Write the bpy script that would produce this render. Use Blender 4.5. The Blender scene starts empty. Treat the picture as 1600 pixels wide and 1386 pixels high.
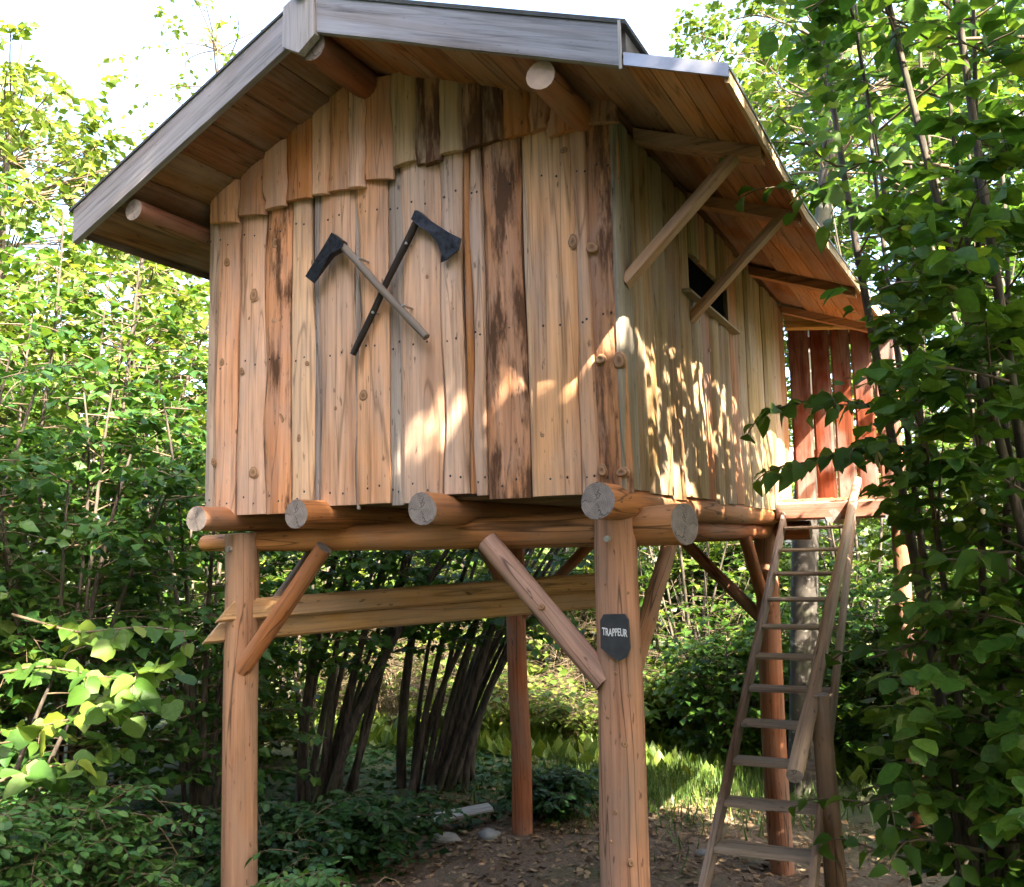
import bpy, math, random
import numpy as np
from mathutils import Vector, Matrix

# ------------------------------------------------------------------ camera, sky, sun, exposure
S = 1.6                                  # design unit -> metres
sc = bpy.context.scene
col = sc.collection
CAM = np.array([1.05718625, -2.99144263, 1.8])
cR = (0.90129165, 0.4325888, -0.02324412); cU = (0.06566389, -0.08338052, 0.99435202); cF = (-0.42820744, 0.89772748, 0.10355563)
cd = bpy.data.cameras.new('camera'); cam = bpy.data.objects.new('camera', cd); col.objects.link(cam)
cam.matrix_world = Matrix(((cR[0], cU[0], -cF[0], CAM[0]*S), (cR[1], cU[1], -cF[1], CAM[1]*S), (cR[2], cU[2], -cF[2], CAM[2]*S), (0, 0, 0, 1)))
cd.sensor_fit = 'HORIZONTAL'; cd.sensor_width = 36.0; cd.lens = 36.0*1486.4/1600; cd.clip_start = 0.05; cd.clip_end = 500
sc.camera = cam

SUN_AZ, SUN_EL = math.radians(120), math.radians(44)      # azimuth clockwise from +Y
SUN = np.array([math.sin(SUN_AZ)*math.cos(SUN_EL), math.cos(SUN_AZ)*math.cos(SUN_EL), math.sin(SUN_EL)])
world = bpy.data.worlds.new('World'); sc.world = world; world.use_nodes = True
nt = world.node_tree
sky = nt.nodes.new('ShaderNodeTexSky'); sky.sky_type = 'NISHITA'; sky.sun_disc = False
sky.sun_elevation = SUN_EL; sky.sun_rotation = SUN_AZ; sky.air_density = 0.8; sky.dust_density = 4.0; sky.ozone_density = 0.7
bg = nt.nodes['Background']; bg.inputs['Strength'].default_value = 0.15
nt.links.new(sky.outputs[0], bg.inputs['Color'])
sl = bpy.data.lights.new('sun', 'SUN'); so = bpy.data.objects.new('sun', sl); col.objects.link(so)
sl.energy = 5.0; sl.angle = math.radians(0.45); sl.color = (1.0, 0.90, 0.76)
so.rotation_euler = Vector(SUN).to_track_quat('Z', 'Y').to_euler()
so.location = (20, -12, 25)
sc.view_settings.view_transform = 'Standard'; sc.view_settings.look = 'None'
sc.view_settings.exposure = 3.5; sc.view_settings.gamma = 1.0; sc.view_settings.use_curve_mapping = False
sc.cycles.max_bounces = 6; sc.cycles.diffuse_bounces = 3; sc.cycles.transparent_max_bounces = 4; sc.cycles.use_denoising = True

random.seed(7)
RNG = np.random.default_rng(7)

# ------------------------------------------------------------------ materials
def node_mat(name):
    m = bpy.data.materials.new(name); m.use_nodes = True
    n = m.node_tree.nodes; b = n['Principled BSDF']
    return m, n, m.node_tree.links, b
def mixrgb(n, l, a, b, f, mode='MIX'):
    x = n.new('ShaderNodeMix'); x.data_type = 'RGBA'; x.blend_type = mode
    for s, v in ((x.inputs[0], f), (x.inputs[6], a), (x.inputs[7], b)):
        if isinstance(v, bpy.types.NodeSocket): l.new(v, s)
        elif isinstance(v, (int, float)): s.default_value = v
        else: s.default_value = (*v, 1)
    return x.outputs[2]
def noise(n, l, vec, scale, detail=5, rough=.55, sc3=(1, 1, 1)):
    mp = n.new('ShaderNodeMapping'); mp.inputs['Scale'].default_value = sc3; l.new(vec, mp.inputs['Vector'])
    t = n.new('ShaderNodeTexNoise'); t.inputs['Scale'].default_value = scale; t.inputs['Detail'].default_value = detail
    t.inputs['Roughness'].default_value = rough; l.new(mp.outputs[0], t.inputs['Vector'])
    return t.outputs['Fac']
def ramp(n, l, fac, stops):
    r = n.new('ShaderNodeValToRGB'); e = r.color_ramp.elements
    while len(e) < len(stops): e.new(0.5)
    for i, (p_, c) in enumerate(stops):
        e[i].position = p_; e[i].color = (c, c, c, 1) if isinstance(c, (int, float)) else (*c, 1)
    l.new(fac, r.inputs[0]); return r.outputs[0]
def bump(n, l, b, h, strength, dist):
    bp = n.new('ShaderNodeBump'); bp.inputs['Strength'].default_value = strength; bp.inputs['Distance'].default_value = dist
    l.new(h, bp.inputs['Height']); l.new(bp.outputs[0], b.inputs['Normal'])

def wood_mat(name, rough=.72, crack=.45, grey=(.34, .31, .28), grey_amt=.35, bark=(.10, .048, .024), spec=.12):
    """timber: grain runs along attribute g.z; object colour sets the tint, its alpha how much bark is left"""
    m, n, l, b = node_mat(name)
    at = n.new('ShaderNodeAttribute'); at.attribute_name = 'g'
    oi = n.new('ShaderNodeObjectInfo')
    g = at.outputs['Vector']
    fine = noise(n, l, g, 1, 7, .62, (75, 75, 3.0))
    broad = noise(n, l, g, 1, 4, .5, (14, 14, 1.1))
    blot = noise(n, l, g, 1, 4, .55, (5, 5, 2.2))
    speck = noise(n, l, g, 1, 3, .5, (60, 60, 16))
    c = mixrgb(n, l, (0, 0, 0), oi.outputs['Color'], 1.0)
    c = mixrgb(n, l, c, ramp(n, l, fine, [(.26, .36), (.46, .88), (.72, 1.18)]), 1.0, 'MULTIPLY')
    c = mixrgb(n, l, c, ramp(n, l, broad, [(.3, (.70, .58, .48)), (.52, (1, 1, 1)), (.75, (1.12, 1.08, 1.02))]), .8, 'MULTIPLY')
    gm = n.new('ShaderNodeMath'); gm.operation = 'MULTIPLY'; gm.inputs[1].default_value = grey_amt
    l.new(ramp(n, l, blot, [(.42, 0.0), (.66, 1.0)]), gm.inputs[0])
    c = mixrgb(n, l, c, grey, gm.outputs[0])
    c = mixrgb(n, l, c, ramp(n, l, speck, [(.27, .22), (.34, 1.0)]), .75, 'MULTIPLY')
    ck = noise(n, l, g, 1, 2, .5, (11, 11, .6))
    c = mixrgb(n, l, c, ramp(n, l, ck, [(.488, 1.0), (.4985, .12), (.5015, .12), (.512, 1.0)]), crack, 'MULTIPLY')
    # bark left on the wane
    inv = n.new('ShaderNodeMath'); inv.operation = 'SUBTRACT'; inv.inputs[0].default_value = 1.0
    l.new(oi.outputs['Alpha'], inv.inputs[1])
    bk = noise(n, l, g, 1, 6, .65, (20, 20, 3.4))
    th = n.new('ShaderNodeMapRange'); th.inputs['To Min'].default_value = 0; th.inputs['To Max'].default_value = 1
    ad = n.new('ShaderNodeMath'); ad.operation = 'MULTIPLY_ADD'; ad.inputs[1].default_value = .62; l.new(inv.outputs[0], ad.inputs[0]); l.new(bk, ad.inputs[2])
    l.new(ad.outputs[0], th.inputs['Value']); th.inputs['From Min'].default_value = .74; th.inputs['From Max'].default_value = .86
    c = mixrgb(n, l, c, bark, th.outputs[0])
    l.new(c, b.inputs['Base Color'])
    b.inputs['Roughness'].default_value = rough; b.inputs['Specular IOR Level'].default_value = spec
    hs = n.new('ShaderNodeMath'); hs.operation = 'ADD'; l.new(fine, hs.inputs[0])
    mm = n.new('ShaderNodeMath'); mm.operation = 'MULTIPLY'; mm.inputs[1].default_value = 1.6; l.new(th.outputs[0], mm.inputs[0]); l.new(mm.outputs[0], hs.inputs[1])
    bump(n, l, b, hs.outputs[0], .5, .006)
    return m
def end_mat():
    m, n, l, b = node_mat('end_grain')
    at = n.new('ShaderNodeAttribute'); at.attribute_name = 'g'
    oi = n.new('ShaderNodeObjectInfo')
    of = n.new('ShaderNodeVectorMath'); of.operation = 'ADD'; of.inputs[1].default_value = (.009, -.006, 0); l.new(at.outputs['Vector'], of.inputs[0])
    ln = n.new('ShaderNodeVectorMath'); ln.operation = 'LENGTH'; l.new(of.outputs[0], ln.inputs[0])
    ns = noise(n, l, at.outputs['Vector'], 30, 4)
    ad = n.new('ShaderNodeMath'); ad.operation = 'MULTIPLY_ADD'; ad.inputs[1].default_value = .012; l.new(ns, ad.inputs[0]); l.new(ln.outputs['Value'], ad.inputs[2])
    sn = n.new('ShaderNodeMath'); sn.operation = 'SINE'; mu = n.new('ShaderNodeMath'); mu.operation = 'MULTIPLY'; mu.inputs[1].default_value = 900
    l.new(ad.outputs[0], mu.inputs[0]); l.new(mu.outputs[0], sn.inputs[0])
    c = mixrgb(n, l, (.20, .165, .14), (.255, .21, .175), ramp(n, l, sn.outputs[0], [(0, 0.0), (1, 1.0)]))
    c = mixrgb(n, l, c, ramp(n, l, ns, [(.3, .55), (.6, 1.1)]), .8, 'MULTIPLY')
    sx = n.new('ShaderNodeSeparateXYZ'); l.new(of.outputs[0], sx.inputs[0])
    an = n.new('ShaderNodeMath'); an.operation = 'ARCTAN2'; l.new(sx.outputs[0], an.inputs[0]); l.new(sx.outputs[1], an.inputs[1])
    a2 = n.new('ShaderNodeMath'); a2.operation = 'MULTIPLY_ADD'; a2.inputs[1].default_value = 5.0; l.new(ns, a2.inputs[0]); l.new(an.outputs[0], a2.inputs[2])
    a3 = n.new('ShaderNodeMath'); a3.operation = 'MULTIPLY'; a3.inputs[1].default_value = 2.5; l.new(a2.outputs[0], a3.inputs[0])
    a4 = n.new('ShaderNodeMath'); a4.operation = 'SINE'; l.new(a3.outputs[0], a4.inputs[0])
    c = mixrgb(n, l, c, ramp(n, l, a4.outputs[0], [(.93, 1.0), (.985, .2)]), .8, 'MULTIPLY')
    l.new(c, b.inputs['Base Color']); b.inputs['Roughness'].default_value = .85
    bump(n, l, b, ns, .6, .006)
    return m
def knot_mat():
    m, n, l, b = node_mat('knot')
    at = n.new('ShaderNodeAttribute'); at.attribute_name = 'g'
    sp = n.new('ShaderNodeSeparateXYZ'); l.new(at.outputs['Vector'], sp.inputs[0])
    c = ramp(n, l, sp.outputs['Z'], [(0, (.13, .065, .03)), (.35, (.26, .135, .06)), (.6, (.36, .20, .10)), (.8, (.14, .065, .025)), (1, (.46, .25, .12))])
    l.new(c, b.inputs['Base Color']); b.inputs['Roughness'].default_value = .75
    return m
def plain(name, c, rough=.6, metal=0.0, var=.25, scale=8, b_amt=.2):
    m, n, l, b = node_mat(name)
    tc = n.new('ShaderNodeTexCoord')
    f = noise(n, l, tc.outputs['Object'], scale, 5)
    l.new(mixrgb(n, l, c, ramp(n, l, f, [(.3, 1 - var), (.7, 1 + var)]), 1.0, 'MULTIPLY'), b.inputs['Base Color'])
    b.inputs['Roughness'].default_value = rough; b.inputs['Metallic'].default_value = metal
    bump(n, l, b, f, b_amt, .01)
    return m
def leaf_mat(name, dark, mid, light, trans=.38, rough=.42, tint=(1.25, 1.15, .55)):
    m, n, l, b = node_mat(name)
    ge = n.new('ShaderNodeNewGeometry'); oi = n.new('ShaderNodeObjectInfo')
    rd = n.new('ShaderNodeMath'); rd.operation = 'ADD'; l.new(ge.outputs['Random Per Island'], rd.inputs[0]); l.new(oi.outputs['Random'], rd.inputs[1])
    fr = n.new('ShaderNodeMath'); fr.operation = 'FRACT'; l.new(rd.outputs[0], fr.inputs[0])
    c = ramp(n, l, fr.outputs[0], [(0, dark), (.45, mid), (.92, light), (1.0, tuple(min(1, a*s) for a, s in zip(light, (1.5, 1.2, .9))))])
    tc = n.new('ShaderNodeTexCoord')
    nz = noise(n, l, tc.outputs['Object'], 45, 3)
    c = mixrgb(n, l, c, ramp(n, l, nz, [(.3, .75), (.7, 1.15)]), 1.0, 'MULTIPLY')
    l.new(c, b.inputs['Base Color']); b.inputs['Roughness'].default_value = rough; b.inputs['Specular IOR Level'].default_value = .22
    tr = n.new('ShaderNodeBsdfTranslucent'); l.new(mixrgb(n, l, c, tint, 1.0, 'MULTIPLY'), tr.inputs['Color'])
    mx = n.new('ShaderNodeMixShader'); mx.inputs[0].default_value = trans
    l.new(b.outputs[0], mx.inputs[1]); l.new(tr.outputs[0], mx.inputs[2]); l.new(mx.outputs[0], n['Material Output'].inputs['Surface'])
    bump(n, l, b, nz, .25, .004)
    return m
def bark_mat(name, dark, light, sc3=(22, 22, 5), thr=(.40, 0.0)):
    m, n, l, b = node_mat(name)
    tc = n.new('ShaderNodeTexCoord')
    f = noise(n, l, tc.outputs['Object'], 1, 6, .65, sc3)
    g2 = noise(n, l, tc.outputs['Object'], 2.2, 3)
    c = mixrgb(n, l, dark, light, ramp(n, l, f, [thr, (thr[0]+.2, 1.0)]))
    c = mixrgb(n, l, c, (.05, .065, .02), ramp(n, l, g2, [(.5, 0.0), (.72, .55)]))
    l.new(c, b.inputs['Base Color']); b.inputs['Roughness'].default_value = .9
    bump(n, l, b, f, .7, .012)
    return m
def ground_mat():
    m, n, l, b = node_mat('forest_floor')
    tc = n.new('ShaderNodeTexCoord'); o = tc.outputs['Object']
    a = noise(n, l, o, 26, 8, .65); d = noise(n, l, o, 1.1, 5, .6); e = noise(n, l, o, 90, 3, .6)
    c = mixrgb(n, l, (.10, .060, .035), (.24, .155, .095), ramp(n, l, a, [(.35, 0.0), (.68, 1.0)]))
    c = mixrgb(n, l, c, ramp(n, l, e, [(.35, .65), (.65, 1.2)]), .8, 'MULTIPLY')
    vm = n.new('ShaderNodeVectorMath'); vm.operation = 'DISTANCE'; l.new(o, vm.inputs[0]); vm.inputs[1].default_value = (-1.0*S, 1.5*S, 0)
    mr = n.new('ShaderNodeMapRange'); mr.inputs['From Min'].default_value = 1.6*S; mr.inputs['From Max'].default_value = 2.7*S; l.new(vm.outputs['Value'], mr.inputs['Value'])
    am = n.new('ShaderNodeMath'); am.operation = 'MULTIPLY_ADD'; am.inputs[1].default_value = .75; l.new(mr.outputs[0], am.inputs[0])
    l.new(ramp(n, l, d, [(.5, 0.0), (.66, .6)]), am.inputs[2]); am.use_clamp = True
    c = mixrgb(n, l, c, mixrgb(n, l, (.030, .050, .014), (.085, .11, .03), a), am.outputs[0])
    l.new(c, b.inputs['Base Color']); b.inputs['Roughness'].default_value = .95
    ad = n.new('ShaderNodeMath'); ad.operation = 'ADD'; l.new(a, ad.inputs[0]); l.new(e, ad.inputs[1])
    bump(n, l, b, ad.outputs[0], .8, .03)
    return m

M_WOOD = wood_mat('sawn_timber')
M_LOG = wood_mat('peeled_log', rough=.62, crack=.8, grey=(.24, .17, .125), grey_amt=.55, spec=.15)
M_GREYWOOD = wood_mat('weathered_timber', rough=.8, crack=.25, grey=(.30, .30, .32), grey_amt=.5)
M_END = end_mat(); M_KNOT = knot_mat()
M_IRON = plain('blackened_iron', (.045, .045, .05), .45, .9, .5, 30)
M_HANDLE_DARK = wood_mat('dark_handle', rough=.55, grey=(.05, .045, .04), grey_amt=.5)
M_SLATE = plain('slate', (.028, .030, .034), .55, 0, .35, 14, .4)
M_CHALK = plain('chalk_paint', (.72, .72, .70), .8, 0, .15, 60, .1)
M_FELT = plain('roof_felt', (.05, .052, .05), .85, 0, .3, 6)
M_METAL = plain('roof_sheet', (.30, .30, .32), .4, .7, .2, 5)
M_BOLT = plain('galvanised_bolt', (.45, .44, .42), .4, .8, .2, 60)
M_DARK = plain('dark_sheathing', (.055, .032, .018), .9, 0, .3, 5)
M_GROUND = ground_mat()
M_STONE = plain('pale_stone', (.48, .46, .43), .85, 0, .25, 7, .6)
M_STONE_D = plain('grey_stone', (.20, .19, .17), .9, 0, .35, 8, .6)
M_BARK = bark_mat('hazel_bark', (.030, .022, .015), (.10, .075, .05))
M_BARK_L = bark_mat('pale_bark', (.035, .028, .02), (.42, .38, .32), (6, 6, 9), (.57, 0.0))
M_BARK_D = bark_mat('old_bark', (.018, .013, .01), (.07, .05, .035))
M_TWIG = plain('twig', (.10, .07, .035), .8, 0, .3, 12)
M_HAZEL = leaf_mat('hazel_leaf', (.024, .066, .010), (.040, .098, .014), (.070, .140, .020), .44)  # non-sunlit hazel copy, darkened: shade put into the colour
M_HAZEL_R = leaf_mat('lightened_hazel_leaf', (.042, .105, .016), (.070, .155, .022), (.115, .205, .030), .5)  # hazel copy with light put into the colour to offset dense shade
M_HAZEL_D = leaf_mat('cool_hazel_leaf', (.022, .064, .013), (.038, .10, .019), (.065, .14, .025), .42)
M_HAZEL_Y = leaf_mat('sunlit_hazel_leaf', (.030, .078, .011), (.052, .115, .015), (.095, .160, .022), .45)  # lit copy of the hazel leaf: sunlight put into a lighter, yellower colour
M_MAPLE = leaf_mat('maple_leaf', (.050, .120, .018), (.085, .165, .024), (.14, .21, .032), .45)
M_DARKLEAF = leaf_mat('bramble_leaf', (.013, .042, .010), (.022, .064, .014), (.038, .09, .019), .3)
M_ROSE = leaf_mat('rose_leaf', (.036, .105, .024), (.056, .140, .032), (.09, .18, .04), .38)
M_FARLEAF = leaf_mat('far_leaf', (.036, .078, .011), (.066, .122, .016), (.12, .17, .026), .45)
M_PALELEAF = leaf_mat('pale_far_leaf', (.065, .115, .018), (.105, .165, .026), (.16, .21, .04), .45)  # lighter far leaf: brightness of sunlit growth put into the colour
M_CANOPY = leaf_mat('canopy_leaf', (.030, .06, .018), (.045, .085, .024), (.065, .11, .03), .12)
M_GRASS = leaf_mat('grass_blade', (.050, .10, .022), (.075, .135, .028), (.13, .17, .04), .3)
M_LITTER = leaf_mat('dead_leaf', (.10, .055, .025), (.20, .125, .065), (.30, .21, .12), .05, .8)

# ------------------------------------------------------------------ mesh helpers (coordinates in design units, world frame)
ORG = {}
def empty(name, loc, label, cat, group=None):
    o = bpy.data.objects.new(name, None); col.objects.link(o); o.location = tuple(np.array(loc, float)*S)
    o.empty_display_size = .2
    ORG[o.name] = np.array(loc, float); tag(o, label, cat, group); return o
def tag(o, label=None, cat=None, group=None, kind=None):
    if label: o['label'] = label
    if cat: o['category'] = cat
    if group: o['group'] = group
    if kind: o['kind'] = kind
    return o
def mesh(name, V, F, mats, g=None, fm=None, smooth=False, org=(0, 0, 0)):
    V = (np.asarray(V, float)-np.asarray(org))*S
    me = bpy.data.meshes.new(name)
    if isinstance(F, np.ndarray) and F.ndim == 2:
        nv, nf, k = len(V), len(F), F.shape[1]
        me.vertices.add(nv); me.vertices.foreach_set('co', V.astype(np.float32).ravel())
        me.loops.add(nf*k); me.loops.foreach_set('vertex_index', F.astype(np.int32).ravel())
        me.polygons.add(nf); me.polygons.foreach_set('loop_start', np.arange(0, nf*k, k, dtype=np.int32))
        me.update(calc_edges=True)
    else:
        me.from_pydata(V.tolist(), [], [list(f) for f in F])
    for m in (mats if isinstance(mats, (list, tuple)) else [mats]): me.materials.append(m)
    if fm is not None: me.polygons.foreach_set('material_index', np.asarray(fm, np.int32))
    if smooth: me.polygons.foreach_set('use_smooth', np.ones(len(me.polygons), bool))
    if g is not None:
        a = me.attributes.new('g', 'FLOAT_VECTOR', 'POINT'); a.data.foreach_set('vector', np.asarray(g, np.float32).ravel())
    me.validate(); me.update()
    return me
def mk(name, V, F, mats, parent=None, g=None, color=None, fm=None, smooth=False, org=None, kind=None):
    o_ = ORG[parent.name] if parent else (np.zeros(3) if org is None else np.array(org, float))
    me = mesh(name, V, F, mats, g, fm, smooth, o_)
    o = bpy.data.objects.new(name, me); col.objects.link(o)
    if parent: o.parent = parent
    else: o.location = tuple(o_*S)
    ORG[o.name] = o_
    if color: o.color = color if len(color) == 4 else (*color, 1.0)
    if kind: o['kind'] = kind
    return o
def jit(c, a=.08):
    k = 1+random.uniform(-a, a)*1.5
    return tuple(max(.005, x*k*(1+random.uniform(-a, a)*.4)) for x in c[:3])+((c[3],) if len(c) > 3 else (1.0,))

def wave(n, amp, seed, k=3):
    r = np.random.default_rng(seed); t = np.linspace(0, 1, n); w = np.zeros(n)
    for i in range(1, k+3): w += np.sin(2*np.pi*(t*i*r.uniform(.6, 1.1)+r.random()))*r.normal()/i
    return w*amp/1.5
def board(name, parent, o, u, w, n, width, length, thick, color, mat=None, live=.0, crown=.0, taper=0.0, segs=12, seed=None, cut=None, warp=.0):
    """plank: starts at o, runs along w, spans u for width, face towards n; live = wavy edge, crown = rounded face"""
    seed = seed if seed is not None else random.randrange(10**6)
    mat = mat or M_WOOD
    o, u, w, n = [np.array(a, float) for a in (o, u, w, n)]
    t = np.linspace(0, 1, segs); L = wave(segs, live, seed); R_ = wave(segs, live, seed+1); wp = wave(segs, warp, seed+2, 1)
    prof = [(0, 0), (0, .55), (.12, 1), (.37, 1+crown/thick*.75), (.63, 1+crown/thick*.75), (.88, 1), (1, .55), (1, 0)] if segs > 2 else [(0, 0), (0, 1), (1, 1), (1, 0)]
    V, G = [], []; ro = np.array([random.uniform(0, 40), random.uniform(0, 40), random.uniform(0, 40)])
    for i in range(segs):
        a0 = L[i]+taper*t[i]*width*.5; a1 = width+R_[i]-taper*t[i]*width*.5
        for (a, h) in prof:
            x = a0+(a1-a0)*a; ln = t[i]*length
            if cut and i in (0, segs-1): ln += cut[0 if i == 0 else 1]*(a-.5)*width
            V.append(o+u*x+w*ln+n*(h*thick+wp[i])); G.append(np.array([x, h*thick, ln])+ro)
    k = len(prof); F = []
    for i in range(segs-1):
        for j in range(k):
            F.append((i*k+j, i*k+(j+1) % k, (i+1)*k+(j+1) % k, (i+1)*k+j))
    F.append(tuple(range(k-1, -1, -1))); F.append(tuple(range((segs-1)*k, segs*k)))
    if np.dot(np.cross(u, n), w) > 0: F = [tuple(reversed(f)) for f in F]
    return mk(name, V, F, mat, parent, G, jit(color))
def frames(P):
    P = np.asarray(P, float); T = np.gradient(P, axis=0); T /= np.linalg.norm(T, axis=1)[:, None]+1e-9
    ref = np.array([0, 0, 1.]) if abs(T[:, 2]).mean() < .8 else np.array([1., 0, 0])
    A = np.cross(T, ref); A /= np.linalg.norm(A, axis=1)[:, None]+1e-9
    return T, A, np.cross(T, A)
def tube_raw(P, R, sides=10, noise_=0.0, seed=0):
    P = np.asarray(P, float); R = np.broadcast_to(np.asarray(R, float), (len(P),)); T, A, B = frames(P)
    th = np.linspace(0, 2*np.pi, sides, endpoint=False); r = np.random.default_rng(seed)
    rad = R[:, None]*np.ones(sides)
    if noise_:
        ph = r.random(4)*6.28
        s = np.linspace(0, 1, len(P))[:, None]
        rad = rad*(1+noise_*(np.sin(2*th+ph[0]+3*s)+.7*np.sin(3*th+ph[1]-5*s)+np.sin(9*s+ph[2])*.6))
    V = P[:, None, :]+rad[..., None]*(np.cos(th)[None, :, None]*A[:, None, :]+np.sin(th)[None, :, None]*B[:, None, :])
    n = len(P); i = np.arange(n-1)[:, None]*sides; j = np.arange(sides)[None, :]; j2 = (j+1) % sides
    F = np.stack([i+j, i+sides+j, i+sides+j2, i+j2], -1).reshape(-1, 4)
    ds = np.concatenate([[0], np.cumsum(np.linalg.norm(np.diff(P, axis=0), axis=1))])
    G = np.stack([rad*np.cos(th), rad*np.sin(th), ds[:, None]*np.ones(sides)], -1)
    return V.reshape(-1, 3), F, G.reshape(-1, 3)
def log(name, parent, P, R, color, sides=16, noise_=.03, mat=None, endmat=None, sub=10, seed=None, bend=.006):
    seed = seed if seed is not None else random.randrange(10**6)
    P = np.asarray(P, float)
    if len(P) == 2:
        t = np.linspace(0, 1, sub)[:, None]; P2 = P[0]*(1-t)+P[1]*t
        w1, w2 = wave(sub, bend, seed, 1), wave(sub, bend, seed+9, 1)
        env = np.sin(np.pi*t[:, 0]); P2 = P2+np.stack([w1*env, w2*env, (w1-w2)*.5*env], 1)
        R = np.linspace(R[0], R[1], sub) if isinstance(R, (tuple, list)) else np.full(sub, R); P = P2
    V, F, G = tube_raw(P, R, sides, noise_, seed)
    off = np.array([random.uniform(0, 30), random.uniform(0, 30), random.uniform(0, 30)])
    n0 = len(V); F = [tuple(f) for f in F]; fm = [0]*len(F)
    a, b = V[:sides], V[n0-sides:]
    V = np.concatenate([V, a, b]); G2 = np.concatenate([G+off, np.c_[G[:sides, :2], np.zeros(sides)], np.c_[G[n0-sides:, :2], np.zeros(sides)]])
    ca, cb = a.mean(0), b.mean(0); V = np.concatenate([V, [ca], [cb]]); G2 = np.concatenate([G2, [[0, 0, 0]], [[0, 0, 0]]])
    ia, ib = len(V)-2, len(V)-1
    for j in range(sides):
        j2 = (j+1) % sides
        F.append((ia, n0+j, n0+j2)); F.append((ib, n0+sides+j2, n0+sides+j)); fm += [1, 1]
    o = mk(name, V, F, [mat or M_LOG, endmat or M_END], parent, G2, jit(color), fm)
    me = o.data; sm = np.array([m == 0 for m in fm]); me.polygons.foreach_set('use_smooth', sm)
    return o
def box(name, parent, lo, hi, color=None, mat=None, grain=2, org=None, bevel=0, kind=None):
    lo, hi = np.array(lo, float), np.array(hi, float)
    V = np.array([[(lo, hi)[(i >> k) & 1][k] for k in range(3)] for i in range(8)])
    F = [(0, 2, 3, 1), (4, 5, 7, 6), (0, 1, 5, 4), (2, 6, 7, 3), (0, 4, 6, 2), (1, 3, 7, 5)]
    ax = [a for a in range(3) if a != grain]; ro = np.random.default_rng(random.randrange(10**6)).uniform(0, 40, 3)
    G = V[:, ax+[grain]]+ro
    return mk(name, V, F, mat or M_WOOD, parent, G, jit(color) if color else None, org=org, kind=kind)
def knot(parent, c, n, r, proud=.25, col_=None, name='knot', squash=1.0):
    """raised knot: a low dome with a ring"""
    c, n = np.array(c, float), np.array(n, float); n /= np.linalg.norm(n)
    a = np.cross(n, [0, 0, 1.0]); a /= np.linalg.norm(a); b = np.cross(n, a)
    V, G, F = [c+n*r*proud*.55], [(0, 0, 0)], []
    rings = [(.35, .62, .3), (.62, .85, .55), (.8, .55, .78), (1.05, -.25, 1.0)]; k = 10
    ph = random.random()*6
    for (rr, h, gz) in rings:
        for j in range(k):
            th = 2*math.pi*j/k; w = 1+.10*math.sin(2*th+ph)+.06*math.sin(3*th)
            V.append(c+(a*math.cos(th)+b*math.sin(th)*squash)*r*rr*w+n*r*proud*h); G.append((0, 0, gz))
    for j in range(k): F.append((0, 1+j, 1+(j+1) % k))
    for i in range(len(rings)-1):
        for j in range(k): F.append((1+i*k+j, 1+(i+1)*k+j, 1+(i+1)*k+(j+1) % k, 1+i*k+(j+1) % k))
    return mk(name, V, F, M_KNOT, parent, G, smooth=True)
def prism(name, parent, poly, y0, y1, mat, color=None, edge=None, org=None):
    """outline in XZ extruded along Y; edge(i) -> thickness factor of that vertex"""
    k = len(poly); V = []; e = edge or [1]*k; ym = (y0+y1)/2
    for s in (y0, y1):
        for (x, z), t in zip(poly, e): V.append((x, ym+(s-ym)*t, z))
    F = [tuple(range(k)), tuple(range(2*k-1, k-1, -1))]+[(i, i+k, (i+1) % k+k, (i+1) % k) for i in range(k)]
    G = [(v[0], v[1], v[2]) for v in V]
    return mk(name, V, F, mat, parent, G, color, org=org)

# ------------------------------------------------------------------ ground
def gz(x, y):
    d = np.clip((-.9-np.asarray(y, float)-.15*np.asarray(x, float))/1.8, 0, 1); d = d*d*(3-2*d)
    l = np.clip((-2.0-np.asarray(x, float))/2.5, 0, 1)*np.clip((3-np.asarray(y, float))/3, 0, 1)
    return .86*d+.22*l*(1-d)+.025*np.sin(1.7*x+.6)*np.cos(1.3*y)-.02
ax_ = np.concatenate([np.linspace(-90, -8, 18), np.linspace(-7.6, 5, 90), np.linspace(6, 60, 14)])
ay_ = np.concatenate([np.linspace(-50, -6, 10), np.linspace(-5.6, 9, 100), np.linspace(10, 110, 18)])
XX, YY = np.meshgrid(ax_, ay_); rr = np.random.default_rng(3).normal(0, .008, XX.shape)
GV = np.stack([XX, YY, gz(XX, YY)+rr], -1).reshape(-1, 3); nx, ny = len(ax_), len(ay_)
ii, jj = np.meshgrid(np.arange(ny-1), np.arange(nx-1), indexing='ij'); q = ii*nx+jj
GF = np.stack([q, q+1, q+nx+1, q+nx], -1).reshape(-1, 4)
ground = mk('ground', GV, GF, M_GROUND, smooth=True); tag(ground, kind='structure')
ground['label'] = 'brown forest floor under the treehouse'

# ------------------------------------------------------------------ treehouse
PALE, TAN, ORNG, GREY, BLUEG = (.65, .395, .235), (.55, .275, .13), (.50, .20, .065), (.44, .33, .25), (.31, .25, .205)
GREEN, REDB, LOGC, LOGR = (.28, .185, .09), (.27, .09, .035), (.42, .17, .06), (.30, .10, .038)
hut = empty('treehouse', (-.78, 1.4, 0), 'rustic wooden cabin of live edge boards raised on four log posts', 'treehouse')
ZS_L = lambda x: 3.572-.51*(-.88-x)
ZS_R = lambda x: 3.572-.36*(x+.88)
zs = lambda x: ZS_L(x) if x < -.88 else ZS_R(x)

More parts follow.
